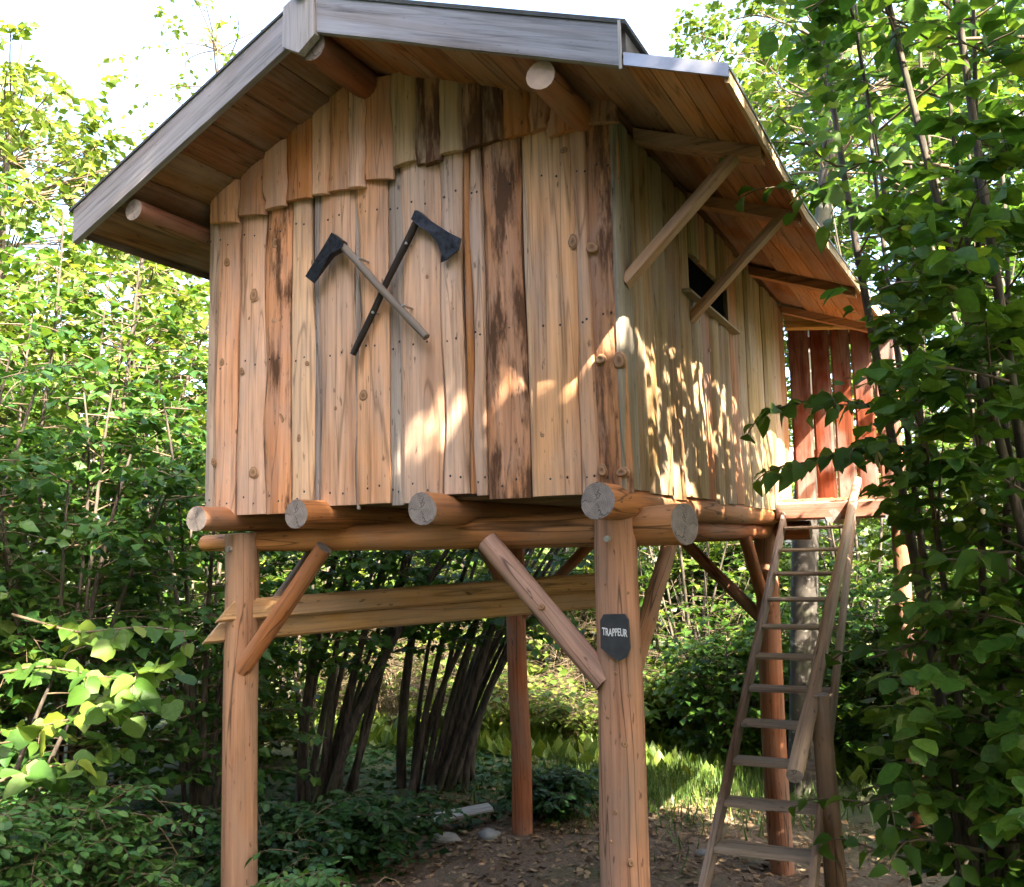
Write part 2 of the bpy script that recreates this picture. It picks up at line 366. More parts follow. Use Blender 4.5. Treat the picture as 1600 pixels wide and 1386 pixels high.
# posts with braces
posts = {}
for nm, x, y, r0, r1, zt, c in (('fr', 0, 0, .083, .071, 1.875, (.42, .21, .12)), ('fl', -1.58, 0, .073, .065, 1.86, (.44, .235, .14)),
                                ('br', 0, 2.55, .070, .064, 1.90, (.33, .12, .05)), ('bl', -1.58, 2.55, .066, .060, 1.90, (.33, .11, .04))):
    posts[nm] = log('post', hut, [(x, y, -.15), (x, y, zt)], (r0, r1), c, sub=16, noise_=.018, bend=.008)
for key, lst in (('fr', ((42, 1.31, .012), (-18, 1.24, .008), (25, 1.16, .014), (-12, 1.66, .006), (48, 1.63, .007), (-5, .95, .010), (30, .80, .015), (-20, .86, .008), (8, 1.38, .007))),
                 ('fl', ((5, 1.16, .012), (-28, 1.10, .011), (30, 1.13, .007), (0, .74, .013), (-30, .71, .010), (12, 1.5, .006), (25, .95, .008)))):
    x, y, rr_ = (0, 0, .0785) if key == 'fr' else (-1.58, 0, .0705)
    for a, z, r in lst:
        n = np.array([math.sin(math.radians(a)), -math.cos(math.radians(a)), 0]); rz = rr_*(1.05-.14*z/1.87*.6)
        knot(posts[key], np.array([x, y, z])+n*(rz-.004), n, r*.8, .5)
for (x, y, z, a) in ((0, -.008, 1.805, 2), (-1.58, -.003, 1.80, 0)):
    b_ = log('bolt', hut, [(x, y-.058, z), (x, y-.078, z)], (.011, .010), (.4, .4, .4), sides=8, sub=2, mat=M_BOLT, endmat=M_BOLT, noise_=0)
# front beam and back beam
beam = log('front_beam', hut, [(-1.82, .045, 1.826), (-1.45, .045, 1.828), (-.85, .04, 1.832), (-.35, .04, 1.836), (0, .04, 1.842), (.225, .04, 1.848)], np.array([.033, .043, .053, .057, .062, .068]), (.43, .19, .065), noise_=.03)
for v in beam.data.vertices:                 # the right end is sawn at a slant
    wx, wy = v.co.x/S+ORG[hut.name][0], v.co.y/S+ORG[hut.name][1]
    if wx > .18: v.co.x += (wy-.04)*S*.42
log('back_beam', hut, [(-1.80, 2.57, 1.83), (.25, 2.57, 1.83)], (.05, .055), LOGR)
for s, x in ((-1, -1.58), (1, 0)):
    log('side_beam', hut, [(x+.0, .10, 1.835), (x, 2.50, 1.835)], (.045, .045), LOGR)
# floor joists with round ends showing
for x, r, zc in ((-1.565, .048, 1.916), (-1.098, .050, 1.918), (-.578, .056, 1.918), (.042, .057, 1.920)):
    log('joist', hut, [(x, -.268, zc), (x, 3.2, zc)], (r, r*.95), (.40, .165, .06), noise_=.035, sub=14)
fl = box('floor', hut, (-1.64, -.09, 1.972), (.085, 2.94, 1.985), None, M_DARK)
ORG[fl.name] = ORG[hut.name]
for i in range(14):
    board('floor_board', fl, (-1.63, -.085+i*.216, 1.952), (0, 1, 0), (1, 0, 0), (0, 0, 1), .21, 1.71, .018, (.26, .15, .075), segs=3)
# braces
BR = [((-1.545, -.03, 1.335), (-1.16, -.03, 1.79), .034, (.38, .135, .05)), ((-.045, -.035, 1.352), (-.45, -.035, 1.80), .040, (.50, .29, .20)),
      ((.01, .06, 1.34), (.01, .62, 1.80), .032, (.33, .17, .08)), ((0, 2.52, 1.38), (.0, 1.95, 1.84), .035, LOGR), ((-.03, 2.56, 1.32), (-.50, 2.56, 1.81), .035, LOGR),
      ((-1.55, 2.56, 1.34), (-1.05, 2.56, 1.80), .035, LOGR), ((-1.58, 2.52, 1.36), (-1.58, 2.05, 1.81), .032, LOGR), ((-1.58, .05, 1.45), (-1.58, .50, 1.82), .024, (.30, .19, .10))]
for a, b_, r, c in BR:
    a, b_ = np.array(a), np.array(b_); d = (b_-a)/np.linalg.norm(b_-a)
    log('brace', hut, [a-d*.01, b_+d*.01], (r*1.02, r*.95), c, bend=.004, noise_=.03)
knot(hut, (-.24, -.073, 1.585), (0, -1, .1), .013, .6)
# low rail planks under the floor and the short post they end on
log('rail_post', hut, [(-.515, 1.50, -.1), (-.505, 1.50, 1.70)], (.034, .032), LOGR)
for y_, z0, h, x0 in ((-.075, 1.517, .084, -1.60), (-.075, 1.434, .085, -1.665)):
    a, b_ = np.array([x0, y_, z0]), np.array([-.53, 1.48, z0+.045]); L = np.linalg.norm(b_-a); d = (b_-a)/L
    nrm = np.cross(d, [0, 0, 1.0]); nrm /= np.linalg.norm(nrm); up = np.cross(nrm, d)
    board('rail_plank', hut, a, up, d, nrm, h, L, .030, (.42, .225, .085), cut=(.9, 0), segs=8)

# ---- front wall
fw = prism('front_wall', hut, [(-1.64, 1.96), (.075, 1.96), (.075, zs(.075)-.01), (-.88, 3.555), (-1.64, zs(-1.64)-.01)], -.098, -.075, M_DARK)
FB = [(-1.668, -1.618, 1.932, GREY, 0), (-1.625, -1.513, 1.922, (.60, .325, .19), .03), (-1.507, -1.376, 1.931, PALE, 0), (-1.376, -1.25, 1.929, TAN, .40), (-1.247, -1.142, 1.941, PALE, .06),
      (-1.142, -1.109, 1.93, BLUEG, 0), (-1.112, -0.95, 1.95, PALE, 0), (-0.953, -0.934, 1.933, BLUEG, 0), (-0.939, -0.801, 1.951, (.62, .335, .17), 0), (-0.803, -0.744, 1.942, BLUEG, 0),
      (-0.747, -0.579, 1.947, (.66, .41, .25), 0), (-0.579, -0.485, 1.971, (.66, .42, .285), 0), (-0.485, -0.455, 1.97, ORNG, 0), (-0.455, -0.405, 1.962, (.60, .375, .24), 0),
      (-0.403, -0.251, 1.947, (.50, .24, .11), .47), (-0.251, -0.221, 1.95, PALE, 0), (-0.235, -0.061, 1.95, (.63, .335, .165), .06), (-0.063, -0.004, 1.954, (.60, .335, .19), .05), (-0.012, 0.102, 1.948, (.50, .225, .10), .44)]
nail_me = None
def nail_head(x, z, y):
    global nail_me
    if nail_me is None:
        k = 7; V = [(0, -.0035, 0)]+[(math.cos(6.283*j/k)*.0045, 0, math.sin(6.283*j/k)*.0045) for j in range(k)]
        nail_me = mesh('nail', V, [(0, 1+j, 1+(j+1) % k) for j in range(k)], M_IRON)
    o = bpy.data.objects.new('nail', nail_me); col.objects.link(o); o.parent = fw; o.location = tuple((np.array([x, y, z])-ORG[fw.name])*S)
rec = {5, 7, 9, 12, 15}
for i, (a, b_, z, c, bk) in enumerate(FB):
    narrow = b_-a < .045
    d = .010 if i in rec else random.uniform(.020, .027)
    board('plank', fw, (a+.002, -.0985, z), (1, 0, 0), (-.012*(a+.78)/.9, 0, 1), (0, -1, 0), b_-a-.004, min(3.25, zs((a+b_)/2)-.02)-z, d, (*c, 1-bk),
          live=.002 if narrow else .0085, crown=.006 if bk < .2 else .014, segs=16, seed=100+i, warp=.0015)
    if not narrow:
        for z_ in (z+.055, 2.52, 3.03):
            for u_ in (.33, .67): nail_head(a+(b_-a)*u_+random.uniform(-.008, .008), z_+random.uniform(-.015, .015), -.0985-d-(.006 if bk < .2 else .014)*.72)
for x, z, r in ((-1.417, 2.79, .025), (-1.303, 2.684, .032), (-1.31, 2.982, .022), (-.905, 2.346, .020), (-1.415, 2.092, .023), (-1.615, 2.144, .018), (-1.577, 2.539, .013), (.016, 2.382, .019), (.079, 2.371, .021),
                (.01, 2.021, .020), (.076, 2.013, .022), (-.353, 2.341, .022), (-.173, 2.395, .017), (-.069, 2.79, .019), (.002, 2.755, .025), (-.197, 2.157, .013), (-1.159, 2.491, .010), (-1.29, 2.288, .026),
                (-1.555, 2.942, .015), (-1.476, 2.493, .016), (-1.198, 2.209, .011), (-.091, 3.108, .016), (-.673, 2.459, .006), (-.633, 2.45, .006), (-1.03, 2.31, .008), (-.63, 2.75, .008), (-.53, 2.62, .007), (-1.44, 2.70, .007), (-.33, 2.86, .016), (-.86, 2.62, .008)):
    k_ = knot(fw, (x, -.126, z), (random.uniform(-.1, .1), -1, random.uniform(-.1, .1)), r*random.uniform(.8, 1.1), .7 if x > -.02 else .16, squash=random.uniform(.8, 1.7))
GB = [(-1.632, -1.483, 3.102, TAN, 0), (-1.483, -1.354, 3.108, ORNG, 0), (-1.36, -1.244, 3.116, TAN, 0), (-1.25, -1.122, 3.131, ORNG, .05), (-1.125, -1.038, 3.132, PALE, 0), (-1.044, -.947, 3.131, TAN, .05),
      (-.953, -.879, 3.126, PALE, 0), (-.884, -.761, 3.141, TAN, 0), (-.763, -.657, 3.177, (.48, .31, .15), .05), (-.662, -.608, 3.162, (.36, .22, .12), .52), (-.622, -.55, 3.157, (.34, .19, .10), .54), (-.565, -.467, 3.181, (.50, .32, .15), 0),
      (-.472, -.383, 3.181, (.40, .21, .10), .50), (-.39, -.308, 3.184, (.34, .18, .085), .56), (-.31, -.203, 3.187, ORNG, 0), (-.208, -.132, 3.189, ORNG, 0), (-.139, -.02, 3.162, ORNG, .04), (-.02, .105, 3.165, (.32, .15, .07), .1)]
for i, (a, b_, z, c, bk) in enumerate(GB):
    ridge = a < -.88 < b_; top = min(zs(a), zs(b_)) if ridge else zs((a+b_)/2)+.012; ct = 0 if ridge else (.51 if b_ < -.88 else -.36)
    if top-z < .05: top = z+.05
    board('gable_plank', fw, (a+.001, -.1275, z), (1, 0, 0), (0, 0, 1), (0, -1, 0), b_-a-.002, top-z, random.uniform(.018, .028), (*c, 1-bk), live=.006, crown=.006, segs=8, seed=300+i, cut=(random.uniform(-.15, .15), ct))

# ---- side walls and back wall
sw = box('side_wall', hut, (.050, -.074, 1.96), (.072, 2.94, 3.19), None, M_DARK)
edges = [-.13, .02, .13, .235, .40, .57, .74, .90, 1.06, 1.21, 1.42, 1.62, 1.83, 2.03, 2.28, 2.52, 2.76, 2.97]
WY0, WY1, WZ0, WZ1 = .66, 1.43, 2.775, 2.96
for i in range(len(edges)-1):
    a, b_ = edges[i], edges[i+1]
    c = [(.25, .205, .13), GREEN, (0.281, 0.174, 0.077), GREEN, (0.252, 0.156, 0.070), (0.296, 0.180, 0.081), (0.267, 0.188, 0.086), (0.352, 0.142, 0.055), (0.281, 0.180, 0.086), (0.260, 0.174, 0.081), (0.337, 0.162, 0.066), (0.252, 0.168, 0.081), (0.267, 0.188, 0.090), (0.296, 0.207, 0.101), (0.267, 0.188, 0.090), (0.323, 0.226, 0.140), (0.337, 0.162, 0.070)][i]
    zb = 1.952+random.uniform(-.012, .012)
    d = random.uniform(.018, .032)
    spans = [(zb, 3.185)]
    if a < WY1 and b_ > WY0 and (a+b_)/2 > WY0 and (a+b_)/2 < WY1: spans = [(zb, WZ0), (WZ1, 3.185)]
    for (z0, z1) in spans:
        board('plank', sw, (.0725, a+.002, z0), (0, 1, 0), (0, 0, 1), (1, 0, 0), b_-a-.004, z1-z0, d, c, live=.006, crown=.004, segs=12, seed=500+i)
for y, z in ((.35, 2.48), (.66, 2.25), (1.0, 2.6), (1.15, 2.1), (.5, 2.06)): knot(sw, (.101, y, z), (1, 0, .05), .012, .4)
M_VOID = plain('painted_window_dark', (.004, .004, .004), .9, 0, .2, 4, .02); M_VOID.node_tree.nodes['Principled BSDF'].inputs['Specular IOR Level'].default_value = 0  # black sheet: the dark of the opening put into its colour
win = box('window', hut, (.0725, WY0, WZ0), (.078, WY1, WZ1), None, M_VOID)
ORG[win.name] = ORG[hut.name]
board('sill', win, (.079, WY0-.05, WZ0-.012), (1, 0, 0), (0, 1, 0), (0, 0, 1), .055, .90, .016, (.30, .24, .14), segs=6)
for y in (WY0, WY1-.02): box('frame', win, (.079, y, WZ0+.005), (.098, y+.02, WZ1-.002), (.22, .15, .08), grain=2)
lw = box('left_wall', hut, (-1.655, -.073, 1.96), (-1.635, 2.94, 3.17), None, M_DARK)
for i in range(17):
    board('plank', lw, (-1.656, -.07+i*.177, 1.945+random.uniform(-.01, .01)), (0, 1, 0), (0, 0, 1), (-1, 0, 0), .173, 1.22, .022, [PALE, TAN, GREY][i % 3], live=.005, segs=6)
bw = prism('back_wall', hut, [(-1.63, 1.96), (.045, 1.96), (.045, zs(.075)-.01), (-.88, 3.555), (-1.63, zs(-1.64)-.01)], 2.92, 2.94, M_DARK)
for i in range(11):
    x0 = -1.67+i*.161; board('plank', bw, (x0, 2.941, 1.945), (1, 0, 0), (0, 0, 1), (0, 1, 0), .157, min(zs(x0), zs(x0+.157))-1.95, .022, [PALE, TAN, ORNG][i % 3], live=.005, segs=6)

# ---- roof
YF, YB = -.50, 3.45
def slope_prism(name, parent, x0, x1, f, t0, t1, y0, y1, mat, color=None):
    V = [(x, y, f(x)+t) for y in (y0, y1) for (x, t) in ((x0, t0), (x1, t0), (x1, t1), (x0, t1))]
    F = [(0, 1, 2, 3), (7, 6, 5, 4), (0, 4, 5, 1), (1, 5, 6, 2), (2, 6, 7, 3), (3, 7, 4, 0)]
    G = [(v[0], v[2], v[1]) for v in V]
    return mk(name, V, F, mat, parent, G, color)
roof = slope_prism('roof', hut, -1.955, -.882, ZS_L, .022, .108, YF+.03, YB, M_DARK)
ORG[roof.name] = ORG[hut.name]
slope_prism('roof_core', roof, -.878, .235, ZS_R, .022, .108, YF+.03, YB, M_DARK)
slope_prism('roof_covering', roof, -2.00, -.881, ZS_L, .110, .120, YF-.006, YB+.03, M_FELT)
slope_prism('roof_covering', roof, -.879, .262, ZS_R, .110, .124, YF-.006, YB+.03, M_FELT)
log('ridge_cap', roof, [(-.88, YF-.03, 3.69), (-.88, YB+.03, 3.69)], (.03, .03), (.2, .2, .2), mat=M_METAL, endmat=M_METAL, sides=10, noise_=0, bend=0)
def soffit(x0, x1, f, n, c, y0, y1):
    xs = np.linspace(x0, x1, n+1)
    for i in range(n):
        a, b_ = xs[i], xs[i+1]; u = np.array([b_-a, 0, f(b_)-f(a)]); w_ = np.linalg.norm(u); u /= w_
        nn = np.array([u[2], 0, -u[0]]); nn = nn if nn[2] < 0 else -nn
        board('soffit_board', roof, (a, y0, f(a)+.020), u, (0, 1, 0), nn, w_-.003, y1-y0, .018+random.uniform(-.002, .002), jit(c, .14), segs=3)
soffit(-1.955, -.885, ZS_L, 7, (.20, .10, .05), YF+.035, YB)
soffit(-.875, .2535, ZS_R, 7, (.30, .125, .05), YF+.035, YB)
# barge boards in front
def barge(x0, x1, f, lo, hi, y0=YF, th=.026, c=(.245, .235, .235), steps=10):
    V, G, F = [], [], []; xs = np.linspace(x0, x1, steps); ro = random.uniform(0, 30)
    wl = wave(steps, .0025, random.randrange(9999))
    for x, w_ in zip(xs, wl):
        for (y, z) in ((y0, f(x)+lo+w_), (y0, f(x)+hi+w_), (y0+th, f(x)+hi), (y0+th, f(x)+lo)):
            V.append((x, y, z)); G.append((z-f(x)+ro, y, x*1.06))
    for i in range(steps-1):
        for j in range(4): F.append((i*4+j, (i+1)*4+j, (i+1)*4+(j+1) % 4, i*4+(j+1) % 4))
    F += [(0, 1, 2, 3), (steps*4-1, steps*4-2, steps*4-3, steps*4-4)]
    return mk('bargeboard', V, F, M_GREYWOOD, roof, G, c+(1.0,))
barge(-1.985, -.955, ZS_L, -.022, .112)
barge(-.835, .238, ZS_R, -.016, .118, c=(.27, .268, .28))
prism('ridge_board', roof, [(-.965, 3.512), (-.895, 3.474), (-.828, 3.525), (-.83, 3.68), (-.88, 3.70), (-.962, 3.655)], YF-.012, YF+.02, M_GREYWOOD, (.33, .305, .285, 1.0))
board('drip_board', roof, (.238, YF-.003, ZS_R(.238)-.03), (1, 0, 0), (0, 0, 1), (0, -1, 0), .010, .146, .005, (.5, .47, .42), M_GREYWOOD, segs=3)
board('fascia', roof, (-1.960, YF+.03, ZS_L(-1.96)-.012), (0, 0, 1), (0, 1, 0), (-1, 0, 0), .115, YB-YF-.03, .014, (.16, .12, .09), M_GREYWOOD, segs=6)
board('fascia', roof, (.238, YF+.03, ZS_R(.238)+.030), (0, 0, 1), (0, 1, 0), (1, 0, 0), .075, YB-YF-.03, .012, (.10, .085, .07), M_GREYWOOD, segs=6)
# lean-to extension of the right slope; its outer edge splays towards the porch
EY = [YF, .75, 2.0, YB]; EX = [.532, .548, .635, .74]
ex = lambda y: float(np.interp(y, EY, EX))
ZX = lambda x: ZS_R(x)-.012
def strip(name, f0, f1, t0, t1, mat, color, ys, parent):
    V, G, F = [], [], []
    for y in ys:
        a, b_ = f0(y), f1(y)
        for (x, t) in ((a, t0), (b_, t0), (b_, t1), (a, t1)): V.append((x, y, ZX(x)+t)); G.append((x, t, y))
    for i in range(len(ys)-1):
        for j in range(4): F.append((i*4+j, (i+1)*4+j, (i+1)*4+(j+1) % 4, i*4+(j+1) % 4))
    n = len(ys); F += [(0, 1, 2, 3), (n*4-1, n*4-2, n*4-3, n*4-4)]
    return mk(name, V, F, mat, parent, G, color)
ysx = [YF+.004, .1, .75, 1.4, 2.0, 2.7, YB]
for k in range(4):
    f0 = (lambda k: lambda y: .252+(ex(y)-.252)*k/4+.0015)(k); f1 = (lambda k: lambda y: .252+(ex(y)-.252)*(k+1)/4-.0015)(k)
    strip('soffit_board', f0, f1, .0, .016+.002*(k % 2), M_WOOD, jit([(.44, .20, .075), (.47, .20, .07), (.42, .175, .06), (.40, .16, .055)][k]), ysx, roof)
strip('roof_sheet', lambda y: .252, lambda y: ex(y)+.02, .022, .030, M_METAL, (1, 1, 1, 1), ysx, roof)
strip('eave_fascia', lambda y: ex(y)+.002, lambda y: ex(y)+.016, -.018, .021, M_WOOD, (.52, .36, .20, 1), ysx, roof)
Vt = [(x, y, ZX(x)+t) for x in (.253, .548) for (y, t) in ((YF-.008, -.004), (YF-.008, .034), (YF+.002, .034), (YF+.002, -.004))]
mk('metal_trim', Vt, [(0, 4, 5, 1), (1, 5, 6, 2), (2, 6, 7, 3), (3, 7, 4, 0), (0, 1, 2, 3), (7, 6, 5, 4)], M_METAL, roof)
# purlin logs and cross rafters, struts
log('purlin', hut, [(-.875, -.468, 3.518), (-.875, 3.40, 3.518)], (.058, .058), (.27, .085, .035))
log('purlin', hut, [(-1.715, -.455, 3.085), (-1.715, 3.40, 3.085)], (.040, .040), (.25, .085, .038))
log('purlin', hut, [(-.025, -.462, 3.205), (-.025, 3.40, 3.205)], (.046, .056), (.34, .115, .042), endmat=plain('fresh_end', (.40, .27, .18), .8, 0, .15, 20))
for y in (.06, .75, 1.95, 2.9):
    x1 = ex(y)-.01
    Vr = [(x, yy, ZX(x)+t) for x in (.105, x1) for (yy, t) in ((y-.035, -.045), (y-.035, -.001), (y+.035, -.001), (y+.035, -.045))]
    mk('rafter', Vr, [(0, 4, 5, 1), (1, 5, 6, 2), (2, 6, 7, 3), (3, 7, 4, 0), (0, 1, 2, 3), (7, 6, 5, 4)], M_WOOD, hut, [(v[1], v[2], v[0]) for v in Vr], (.40, .20, .09, 1))
for (a, b_, w_) in (((.100, -.075, 2.625), (.485, .07, 3.075), .052), ((.100, .73, 2.665), (.50, .74, 3.05), .052)):
    a, b_ = np.array(a), np.array(b_); d = b_-a; L = np.linalg.norm(d); d /= L; u = np.array([0, 1, 0.]); u -= d*np.dot(u, d); u /= np.linalg.norm(u); n = np.cross(d, u)
    if n[2] < 0: n = -n
    board('strut', hut, a-u*w_/2, u, d, n, w_, L, .034, (.42, .25, .115), segs=6, live=.001)

# ---- porch at the far end with its red boarded screen
porch = box('porch_floor', hut, (.104, 2.42, 1.955), (.72, 3.42, 1.985), None, M_DARK)
ORG[porch.name] = ORG[hut.name]
for i in range(6): board('floor_board', porch, (.104+i*.103, 2.40, 1.986), (1, 0, 0), (0, 1, 0), (0, 0, 1), .099, 1.03, .016, (.34, .20, .10), segs=3)
board('porch_beam', hut, (.10, 2.40, 1.885), (0, 0, 1), (1, 0, 0), (0, -1, 0), .10, .56, .04, (.20, .07, .03), segs=6)
log('joist', hut, [(.40, 2.36, 1.90), (.40, 3.4, 1.90)], (.04, .04), (.36, .185, .085))
log('joist', hut, [(.70, 2.36, 1.90), (.70, 3.4, 1.90)], (.04, .04), (.36, .185, .085))
log('porch_post', hut, [(.68, 3.08, -.1), (.68, 3.08, ZX(.68)-.01)], (.05, .045), (.30, .12, .05))
xs_ = [.104, .232, .352, .470, .592, .72]
for i in range(5):
    board('screen_plank', hut, (xs_[i]+.008, 3.02, 2.0), (1, 0, 0), (0, 0, 1), (0, -1, 0), xs_[i+1]-xs_[i]-.009, 1.12, .022, jit((.125, .03, .011), .1), live=.002, segs=8)  # darkened red: porch shade put into the board colour
for z in (2.25, 2.95): board('screen_rail', hut, (.104, 3.021, z), (0, 0, 1), (1, 0, 0), (0, 1, 0), .07, .62, .022, (.30, .10, .04), segs=4)
board('porch_plate', hut, (.104, 2.99, 3.07), (0, 0, 1), (1, 0, -.10), (0, -1, 0), .10, .62, .03, (.50, .30, .10), segs=5)

# ------------------------------------------------------------------ ladder, handrail
lad = empty('ladder', (.325, .9, 0), 'steep brown wooden ladder stair of flat treads up to the porch', 'ladder')
sl_ = (1.93-0)/(2.43+.50); zl = lambda y: (y+.50)*sl_
dL = np.array([0, 1, sl_]); LL = np.linalg.norm(dL)*2.98; dL /= np.linalg.norm(dL); nL = np.array([0, -dL[2], dL[1]])
for x in (.132, .492):
    o0 = np.array([x, -.55, zl(-.55)])-nL*.045
    board('stile', lad, o0, nL, dL, (1, 0, 0), .085, LL, .020, (.20, .135, .09), segs=14, live=.001)
for k in range(16):
    z = .113+.1155*k; y = z/sl_-.50
    board('tread', lad, (.1535, y-.045, z-.012), (0, 1, 0), (1, 0, 0), (0, 0, 1), .115, .337, .018, (.23, .17, .115), segs=4, live=.001)
hr = empty('handrail', (.53, .72, 0), 'peeled branch handrail nailed to a round post beside the ladder', 'handrail')
log('post', hr, [(.545, .80, -.1), (.535, .74, .55), (.522, .675, 1.225)], np.array([.040, .038, .034]), (.19, .12, .07), noise_=.05)
log('rail', hr, [(.488, .28, 1.022), (.491, .48, 1.115), (.496, .70, 1.215), (.494, 1.3, 1.485), (.503, 1.9, 1.765), (.505, 2.42, 2.0), (.51, 2.62, 2.10)], np.array([.028, .030, .026, .027, .024, .025, .022]), (.42, .30, .20), noise_=.07)

# ------------------------------------------------------------------ axes on the wall
def axe(label, h0, h1, head, edge, hc, hm, y, r0, r1):
    a = empty('axe', (h0[0], y, h0[1]), label, 'axe', 'crossed axes on the front wall')
    log('handle', a, [(h0[0], y, h0[1]), (h1[0], y, h1[1])], (r0, r1), hc, sides=10, mat=hm, endmat=hm, noise_=.05, bend=.003)
    prism('head', a, head, y-.017, y+.017, M_IRON, edge=edge)
    for f_ in (.22, .72):
        q_ = np.array([h0[0]+(h1[0]-h0[0])*f_+.014, y, h0[1]+(h1[1]-h0[1])*f_+.012]); log('nail', a, [q_+[0, .06, 0], q_-[0, .012, 0]], (.004, .005), (.4, .4, .4), sides=8, sub=2, mat=M_BOLT, endmat=M_BOLT, noise_=0)
    return a
axe('straight bladed axe with a grey handle whose head points down to the left', (-.972, 2.915), (-.605, 2.518),
    [(-.994, 2.953), (-.948, 2.916), (-.945, 2.892), (-1.005, 2.869), (-1.085, 2.777), (-1.126, 2.81), (-1.028, 2.914)], [1, 1, 1, .9, .12, .12, .8], (.20, .165, .135), M_LOG, -.178, .0135, .0145)
axe('bearded axe with a black handle and flared blade pointing to the right', (-.645, 2.965), (-.932, 2.496),
    [(-.652, 2.985), (-.64, 2.983), (-.6, 2.945), (-.52, 2.885), (-.474, 2.857), (-.484, 2.82), (-.533, 2.79), (-.558, 2.784), (-.552, 2.812), (-.567, 2.855), (-.604, 2.903), (-.636, 2.925), (-.668, 2.955)],
    [1, 1, .8, .4, .1, .1, .1, .1, .3, .45, .8, 1, 1], (.035, .026, .02), M_HANDLE_DARK, -.152, .0135, .0125)

# ------------------------------------------------------------------ slate sign
sg = empty('sign', (.022, -.085, 1.50), 'black slate name plate lettered TRAPPEUR in white on the log post', 'sign')
prism('plate', sg, [(-.030, 1.545), (-.018, 1.565), (.052, 1.567), (.064, 1.548), (.0665, 1.46), (.055, 1.432), (.030, 1.419), (.006, 1.432), (-.031, 1.458)], -.088, -.077, M_SLATE)
fc = bpy.data.curves.new('lettering', 'FONT'); fc.body = 'TRAPPEUR'; fc.size = .040*S; fc.extrude = .0008*S; fc.align_x = 'CENTER'; fc.align_y = 'CENTER'; fc.offset = .0006*S
tmp = bpy.data.objects.new('tmp', fc); col.objects.link(tmp)
dg = bpy.context.evaluated_depsgraph_get(); me = bpy.data.meshes.new_from_object(tmp.evaluated_get(dg)); bpy.data.objects.remove(tmp)
cs = np.empty(len(me.vertices)*3, np.float32); me.vertices.foreach_get('co', cs); cs = cs.reshape(-1, 3)
w_ = cs[:, 0].max()-cs[:, 0].min(); cs[:, 0] *= (.084*S)/w_; hgt = cs[:, 1].max()-cs[:, 1].min(); cs[:, 1] *= (.0245*S)/hgt
cs[:, 1] += .0012*S*np.sin(cs[:, 0]*70)
nv = np.stack([cs[:, 0]-.004*S, -cs[:, 2]-.0042*S, cs[:, 1]+.008*S-cs[:, 0]*.03], 1)
me.vertices.foreach_set('co', nv.astype(np.float32).ravel()); me.materials.clear(); me.materials.append(M_CHALK); me.update()
lo = bpy.data.objects.new('lettering', me); col.objects.link(lo); lo.parent = sg
log('nail', sg, [(.022, -.087, 1.553), (.022, -.091, 1.553)], (.004, .004), (.02, .02, .02), sides=8, sub=2, mat=M_IRON, endmat=M_IRON, noise_=0)

# ------------------------------------------------------------------ foliage machinery
LEAF_HI = (np.array([(0, 0, 0), (0, .36, -.035), (0, .70, -.03), (0, 1.06, -.10), (-.30, .20, .05), (-.45, .52, .06), (-.27, .85, -.01), (.30, .20, .05), (.45, .52, .06), (.27, .85, -.01)], float),
           np.array([(0, 1, 4), (1, 5, 4), (1, 2, 5), (2, 6, 5), (2, 3, 6), (0, 7, 1), (1, 7, 8), (1, 8, 2), (2, 8, 9), (2, 9, 3)]))
LEAF_MD = (np.array([(0, 0, 0), (0, 1.05, -.08), (-.40, .45, .07), (.40, .45, .07), (0, .5, -.03)], float), np.array([(0, 4, 2), (4, 1, 2), (0, 3, 4), (4, 3, 1)]))
LEAF_LO = (np.array([(0, 0, 0), (-.40, .48, .08), (0, 1.05, -.06), (.40, .48, .08)], float), np.array([(0, 2, 1), (0, 3, 2)]))
_m = [(0, .04), (-.24, -.03), (-.44, .10), (-.55, .28), (-.50, .46), (-.46, .66), (-.30, .84), (0, 1.08), (.30, .84), (.46, .66), (.50, .46), (.55, .28), (.44, .10), (.24, -.03)]
LEAF_MAPLE = (np.array([(0, .34, -.05)]+[(x, y, .05*abs(x)*2-.06*max(0, y-.5)) for x, y in _m], float), np.array([(0, 1+(i+1) % 14, 1+i) for i in range(14)]))
LEAF_OVAL = (np.array([(0, 0, 0), (-.26, .3, .04), (-.26, .7, .03), (0, 1, -.04), (.26, .7, .03), (.26, .3, .04), (0, .5, -.02)], float), np.array([(6, 1, 0), (6, 2, 1), (6, 3, 2), (6, 4, 3), (6, 5, 4), (6, 0, 5)]))

